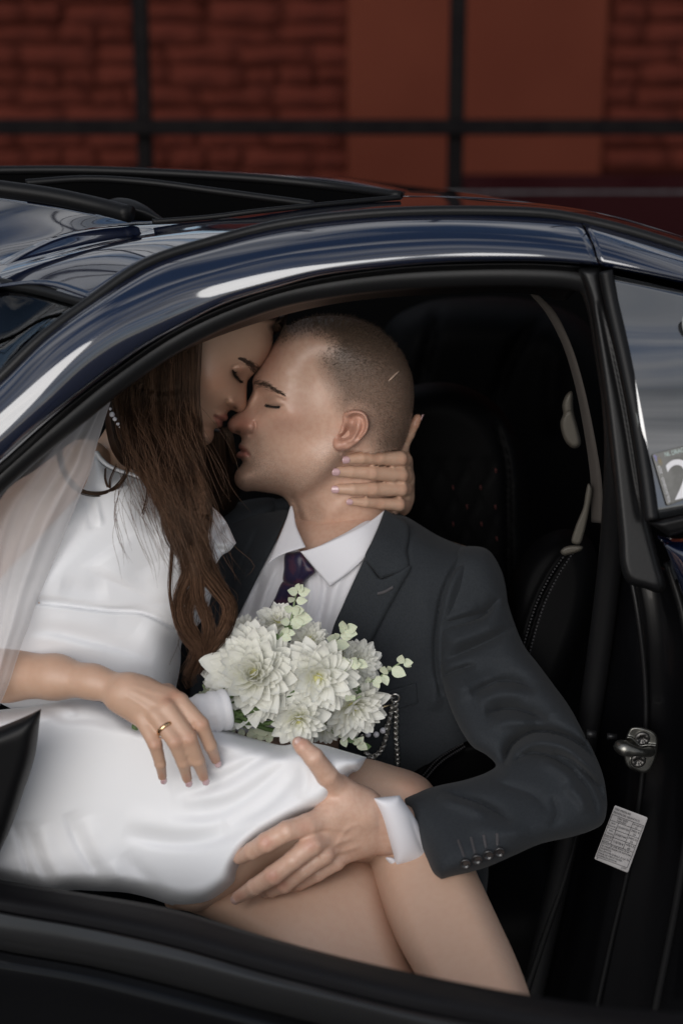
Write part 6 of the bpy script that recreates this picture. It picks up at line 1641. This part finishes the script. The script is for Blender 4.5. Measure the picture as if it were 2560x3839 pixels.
for j in range(89):
    for i in range(nx - 1):
        a = j * nx + i; F_.append((a, a + 1, a + nx + 1, a + nx))
mesh_obj('veil', V_, F_, M_veil, woman, attrs={'dens': np.array(dn)})
# ------------------------------------------------------------------ bouquet
def petal_mat():
    m = bpy.data.materials.new('ivory_petal'); m.use_nodes = True
    t = m.node_tree; b = t.nodes['Principled BSDF']
    a = t.nodes.new('ShaderNodeAttribute'); a.attribute_name = 'along'
    r = t.nodes.new('ShaderNodeValToRGB')
    r.color_ramp.elements[0].position = .05; r.color_ramp.elements[0].color = (.72, .73, .48, 1)
    r.color_ramp.elements[1].position = .55; r.color_ramp.elements[1].color = (.90, .895, .84, 1)
    e = r.color_ramp.elements.new(.25); e.color = (.85, .85, .72, 1)
    t.links.new(a.outputs['Fac'], r.inputs[0]); t.links.new(r.outputs[0], b.inputs['Base Color'])
    tl_ = t.nodes.new('ShaderNodeBsdfTranslucent'); t.links.new(r.outputs[0], tl_.inputs[0]); ms_ = t.nodes.new('ShaderNodeMixShader'); ms_.inputs[0].default_value = .38
    om_ = t.nodes['Material Output']; t.links.new(b.outputs[0], ms_.inputs[1]); t.links.new(tl_.outputs[0], ms_.inputs[2]); t.links.new(ms_.outputs[0], om_.inputs[0])
    b.inputs['Roughness'].default_value = .6; b.inputs['Specular IOR Level'].default_value = .25
    b.inputs['Subsurface Weight'].default_value = .0; b.inputs['Subsurface Scale'].default_value = .008; b.inputs['Subsurface Radius'].default_value = (1, .95, .6)
    return m
M_petal = petal_mat()
M_stem = mat('green_stem', (.075, .12, .035), .5, spec=.3, noise=(90, (.045, .075, .022), .4, .6))
M_leafp = mat('pale_leaf', (.60, .62, .49), .6, spec=.2, noise=(220, (.36, .43, .25), .52, .60), sss=.1)
M_leafg = mat('green_leaf', (.10, .16, .06), .55, spec=.3, noise=(90, (.06, .10, .035), .4, .6))
M_ribbon = mat('white_ribbon', (.74, .73, .74), .45, spec=.4, bump=[(60, .15, .004), (500, .1, .0005)])
bq = thing('bouquet', 'bridal bouquet of white dahlias with pale sprigs lying on the white skirt', 'bouquet', tuple(PT(CB([(650, 800)]), -.25)[0]))

def petal_mesh(k):
    rg = np.random.default_rng(40 + k)
    nx, ny = 5, 7
    V_, F_, at_ = [], [], []
    cup = (.42, .32, .52, .36)[k % 4]; tipc = (-.06, .10, .02, -.14)[k % 4]; wd = (.37, .40, .34, .39)[k % 4]
    for s in (0, .2, .42, .64, .82, .94, 1.0):
        w = wd * (.22 + .78 * math.sin(math.pi * min(1, .12 + .78 * s) ** 1.1)) * max(0, 1 - s ** 5.5) ** .5 * (1 + .0 * s)
        w = max(w, .012)
        for i in range(nx):
            q = -1 + 2 * i / (nx - 1)
            V_.append((q * w, s - .07 * q * q * s * (1 - s) * 2, cup * w * abs(q) ** 1.8 + tipc * s ** 3 - .12 * math.sin(math.pi * s) + rg.normal(0, .006)))
            at_.append(s)
    for j in range(ny - 1):
        for i in range(nx - 1):
            a = j * nx + i; F_.append((a, a + 1, a + nx + 1, a + nx))
    return np.array(V_), F_, np.array(at_)
PM = [petal_mesh(k) for k in range(4)]
pmes = []
for V_, F_, a_ in PM:
    me = bpy.data.meshes.new('petal'); me.from_pydata([tuple(v) for v in V_], [], F_)
    me.polygons.foreach_set('use_smooth', [True] * len(F_)); me.materials.append(M_petal)
    at = me.attributes.new('along', 'FLOAT', 'POINT'); at.data.foreach_set('value', a_.astype(np.float32)); me.update()
    pmes.append(me)
def dahlia(cx, cy, R_, face, y, n, single, open_=1.0, seed=0, maxth=1.75):
    rg = np.random.default_rng(seed)
    u, v = CB([(cx, cy)])[0]
    R_ = R_ / 1.6505 * pxm(y)
    ax = Vector(face).normalized()
    c = Vector(PT([[u, v]], y)[0]) - ax * R_ * .35
    e1 = ax.cross(Vector((.2, .1, 1))).normalized(); e2 = ax.cross(e1)
    core = mesh_obj('dahlia', *sphere_vf(c, R_ * .30, 12, 8), mat_core, bq)
    parts = []
    for k in range(n):
        t = math.sqrt((k + .6) / n); th = .10 + (maxth - .10) * t ** 1.15 + rg.normal(0, .05)
        ph = k * 2.39996 + rg.normal(0, .09)
        rad = e1 * math.cos(ph) + e2 * math.sin(ph)
        d = ax * math.cos(th) + rad * math.sin(th)
        nrm = (ax * math.sin(th) - rad * math.cos(th)); d = (d + ax * .10).normalized()
        if th < .5: nrm = (nrm - rad * .2).normalized()
        sd_ = d.cross(nrm)
        L_ = R_ * (.50 + .60 * t) * (1 + rg.normal(0, .085))
        W_ = L_ * (.62 + .30 * t) * open_
        base = c + d * R_ * .16
        M = Matrix(((sd_.x * W_, d.x * L_, nrm.x * W_, base.x), (sd_.y * W_, d.y * L_, nrm.y * W_, base.y), (sd_.z * W_, d.z * L_, nrm.z * W_, base.z), (0, 0, 0, 1)))
        tw = Matrix.Rotation(rg.normal(0, .20), 4, 'Y') @ Matrix.Rotation(rg.normal(0, .13), 4, 'X')
        M = M @ tw
        kk = int(rg.integers(4)) if t > .35 else 2
        if single:
            o = bpy.data.objects.new('petal', pmes[kk]); COL.objects.link(o); o.parent = core
            off = Vector((0, 0, 0)); p_ = core
            while p_ is not None: off += p_.location; p_ = p_.parent
            M.translation = M.translation - off
            o.matrix_basis = M
        else:
            Vp = PM[kk][0]; Ma = np.array(M)
            parts.append((Vp @ Ma[:3, :3].T + Ma[:3, 3], PM[kk][1], {'along': PM[kk][2]}))
    if not single:
        Vj, Fj, at_ = cat_mesh(parts)
        o = mesh_obj('petals', Vj, Fj, M_petal, core, attrs=at_); o['kind'] = 'stuff'
    return core, c
mat_core = mat('dahlia_heart', (.50, .48, .20), .7)
heads = [dahlia(405, 690, 268, (-.06, -.80, .52), -.275, 190, True, .78, 1), dahlia(815, 738, 205, (.06, -.93, .22), -.280, 108, True, .80, 2), dahlia(690, 1008, 155, (.05, -.92, -.02), -.290, 56, False, .9, 3, 1.6), dahlia(1040, 930, 185, (.30, -.88, -.10), -.255, 100, False, .82, 4),
         dahlia(1080, 640, 140, (.5, -.7, .4), -.225, 90, False, .82, 5), dahlia(565, 360, 112, (-.05, -.5, .8), -.205, 70, False, .9, 6), dahlia(345, 455, 135, (-.35, -.45, .75), -.225, 110, False, .7, 7), dahlia(765, 480, 115, (.15, -.6, .7), -.225, 70, False, .85, 8),
         dahlia(960, 560, 90, (.3, -.7, .6), -.225, 40, False, 1.0, 9), dahlia(180, 790, 120, (-.6, -.6, .2), -.235, 40, False, 1.0, 10), dahlia(870, 1060, 100, (.1, -.7, -.3), -.245, 36, False, 1.0, 11)]
# wrapped handle, stems, leaves
wp_ = spl([(*C5([(1222, 652)])[0], -.298), (*C5([(1100, 678)])[0], -.306), (*C5([(960, 725)])[0], -.308), (*C5([(830, 775)])[0], -.306), (*C5([(742, 810)])[0], -.304)], 40)
Pw = PT(wp_[:, :2], wp_[:, 2])
wr_ = np.interp(np.linspace(0, 1, 40), [0, .06, .5, 1], [.0200, .0215, .0205, .0185]) * (1 + .035 * np.sin(np.arange(40) * 1.3) + .02 * np.sin(np.arange(40) * 2.9))
V_, F_ = tube(Pw, wr_, 28)
for i_ in range(40):
    for j_ in range(28):
        c_ = Pw[i_]; q_ = i_ * 28 + j_
        V_[q_] = c_ + (V_[q_] - c_) * (1 + .045 * abs(math.sin(.5 * (i_ * .55 + j_ * .449))) ** .5)
mesh_obj('ribbon_wrap', V_, F_, M_ribbon, bq)
cut = []
for i in range(9):
    a = RNG.uniform(0, 6.28); q = .013 * math.sqrt(RNG.random())
    o_ = np.array([0, q * math.cos(a), q * math.sin(a)])
    st_ = [Pw[-6] + o_, Pw[-1] + o_, Pw[-1] + o_ + (Pw[-1] - Pw[-6]) * RNG.uniform(1.6, 2.6) + RNG.normal(0, .002, 3)]
    o = mesh_obj('stem', *tube(np.array(st_), .0030, 7), M_stem, bq)
tail = Relief(C5([(690, 800), (740, 790), (800, 800), (850, 850), (770, 870), (690, 858), (672, 830)]), -.322, .006, 22, 5)
mesh_obj('ribbon_tail', *tail.build(), M_ribbon, bq)
for k, (core, c) in enumerate(heads):
    for j in range(2 if k < 7 else 1):
        a = np.array(c); b = Pw[0] + np.array([-.01, RNG.uniform(-.011, .011), RNG.uniform(-.012, .012)])
        m_ = a * .45 + b * .55 + np.array([0, RNG.uniform(-.01, .02), RNG.uniform(-.018, .006)])
        mesh_obj('stem', *tube(spl([tuple(b), tuple(m_), tuple(a)], 14), .0026, 7), M_stem, bq)
def leaf_mesh(k):
    nx, ny = 5, 6; V_, F_ = [], []
    for j in range(ny):
        s = j / (ny - 1); w = max(.02, .36 * math.sin(math.pi * s ** .8) ** .8)
        for i in range(nx):
            q = -1 + 2 * i / (nx - 1)
            V_.append((q * w, s, .30 * w * abs(q) + (-.25 if k else .12) * s * s))
    for j in range(ny - 1):
        for i in range(nx - 1):
            a = j * nx + i; F_.append((a, a + 1, a + nx + 1, a + nx))
    return V_, F_
lmes = {}
for nm, m_ in (('pale', M_leafp), ('green', M_leafg)):
    for k in (0, 1):
        V_, F_ = leaf_mesh(k)
        me = bpy.data.meshes.new('leaf'); me.from_pydata(V_, [], F_); me.polygons.foreach_set('use_smooth', [True] * len(F_)); me.materials.append(m_); me.update()
        lmes[nm, k] = me
def add_leaf(parent, cb, ang, Lpx, y, kind='pale', k=0, roll=0.0, out_=.3):
    u, v = CB([cb])[0]
    p = Vector(PT([[u, v]], y)[0]); L_ = 1.0 * Lpx / 1.6505 * pxm(y)
    d = Vector((math.cos(ang), -out_, math.sin(ang))).normalized()
    n_ = Vector((math.sin(roll), -1, .35)); n_ = (n_ - d * n_.dot(d)).normalized(); s_ = d.cross(n_)
    M = Matrix(((s_.x, d.x, n_.x, 0), (s_.y, d.y, n_.y, 0), (s_.z, d.z, n_.z, 0), (0, 0, 0, 1))) @ Matrix.Diagonal((L_ * 1.05, L_, L_, 1))
    o = bpy.data.objects.new('leaf', lmes[kind, k]); COL.objects.link(o); o.parent = parent
    off = Vector((0, 0, 0)); q = parent
    while q is not None: off += q.location; q = q.parent
    M.translation = p - off
    o.matrix_basis = M
def sprig(path, y, lv, r=.0016):
    C = spl(CB(path), 24)
    o = mesh_obj('sprig', *tube(PT(C, np.full(24, y)), np.linspace(r, r * .6, 24), 6), mat_sprig, bq)
    for l in lv: add_leaf(o, l[0], l[1], l[2], y - .003, l[3] if len(l) > 3 else 'pale', l[4] if len(l) > 4 else 0, RNG.normal(0, .35), RNG.uniform(.1, .5))
    return o
mat_sprig = mat('sprig_stem', (.22, .28, .15), .6)
rad = math.radians
sprig([(632, 440), (645, 380), (660, 300), (672, 230), (690, 165)], -.235, [((690, 205), rad(20), 84), ((688, 200), rad(160), 74), ((684, 180), rad(75), 50), ((692, 195), rad(60), 62), ((676, 250), rad(5), 70, 'pale', 1), ((664, 255), rad(130), 60), ((660, 310), rad(15), 84), ((655, 312), rad(150), 66), ((652, 330), rad(45), 80), ((646, 380), rad(-10), 90, 'pale', 1), ((640, 380), rad(170), 70), ((640, 400), rad(20), 100), ((632, 430), rad(200), 70), ((660, 350), rad(-5), 120), ((634, 425), rad(120), 52, 'green'), ((632, 440), rad(60), 50, 'green')])
sprig([(890, 545), (915, 515), (940, 480), (965, 450), (985, 420)], -.235, [((975, 430), rad(95), 82), ((985, 430), rad(25), 88), ((980, 440), rad(-5), 84), ((950, 470), rad(10), 90, 'pale', 1), ((930, 490), rad(160), 84), ((938, 485), rad(120), 54), ((915, 520), rad(0), 96), ((912, 525), rad(185), 60, 'pale', 1), ((975, 445), rad(130), 55)])
sprig([(1000, 810), (1080, 775), (1160, 740), (1230, 700), (1290, 655), (1350, 620)], -.245, [((1220, 705), rad(85), 80), ((1215, 708), rad(-70), 72), ((1265, 672), rad(-20), 100), ((1255, 680), rad(110), 46), ((1320, 640), rad(80), 72), ((1338, 632), rad(10), 70), ((1340, 630), rad(-30), 56), ((1160, 740), rad(10), 66), ((1155, 742), rad(-50), 62), ((1120, 760), rad(95), 60, 'pale'), ((1060, 780), rad(160), 70, 'green'), ((1050, 790), rad(100), 66, 'green'), ((1040, 800), rad(-40), 60, 'green'), ((1080, 770), rad(190), 64, 'green')])
sprig([(960, 690), (1010, 650), (1060, 620)], -.265, [((1000, 650), rad(110), 80), ((1010, 650), rad(20), 84), ((990, 665), rad(200), 76), ((1030, 640), rad(70), 70), ((1050, 625), rad(-20), 80)])
sprig([(560, 490), (600, 450), (640, 440)], -.25, [((600, 455), rad(60), 60), ((590, 470), rad(-10), 70), ((570, 480), rad(150), 50, 'green'), ((620, 445), rad(0), 60)])
# fillers under the flowers
fl = sprig([(270, 1000), (380, 1040), (480, 1075), (560, 1090)], -.262, [((300 + 28 * i, 1040 + 5 * i), rad(RNG.uniform(150, 380)), 62, 'pale', i % 2) for i in range(10)] + [((520, 1040), rad(185), 110, 'pale'), ((230, 1010), rad(200), 80, 'pale'), ((200, 990), rad(150), 90, 'pale')])
fl = sprig([(830, 1000), (920, 1060), (1000, 1110), (1080, 1150)], -.245, [((900 + 30 * i, 1070 + 14 * i), rad(RNG.uniform(-80, 60)), 66, 'green' if i % 3 == 0 else 'pale', i % 2) for i in range(7)] + [((1050, 1130), rad(-30), 80, 'pale')])
sprig([(150, 850), (120, 810), (100, 770)], -.25, [((120, 850), rad(120), 80, 'pale'), ((110, 830), rad(60), 70, 'pale'), ((160, 850), rad(110), 56, 'green'), ((140, 840), rad(40), 50, 'green'), ((90, 850), rad(150), 60, 'pale')])
sprig([(1030, 870), (1060, 850), (1080, 840)], -.29, [((1010, 870), rad(120), 60), ((1020, 860), rad(60), 50)])
# cut stalks at the far end of the handle
u_, v_ = C5([(690, 780)])[0]
for i in range(7):
    q = C5([(640 + 14 * i, 760 + RNG.uniform(-20, 60))])[0]
    w = C5([(720, 800)])[0]
    P_ = PT([[w[0], w[1]], [q[0], q[1]]], np.array([-.315, -.322]))
    mesh_obj('stem', *tube(P_, .0036, 7), M_leafg, bq)
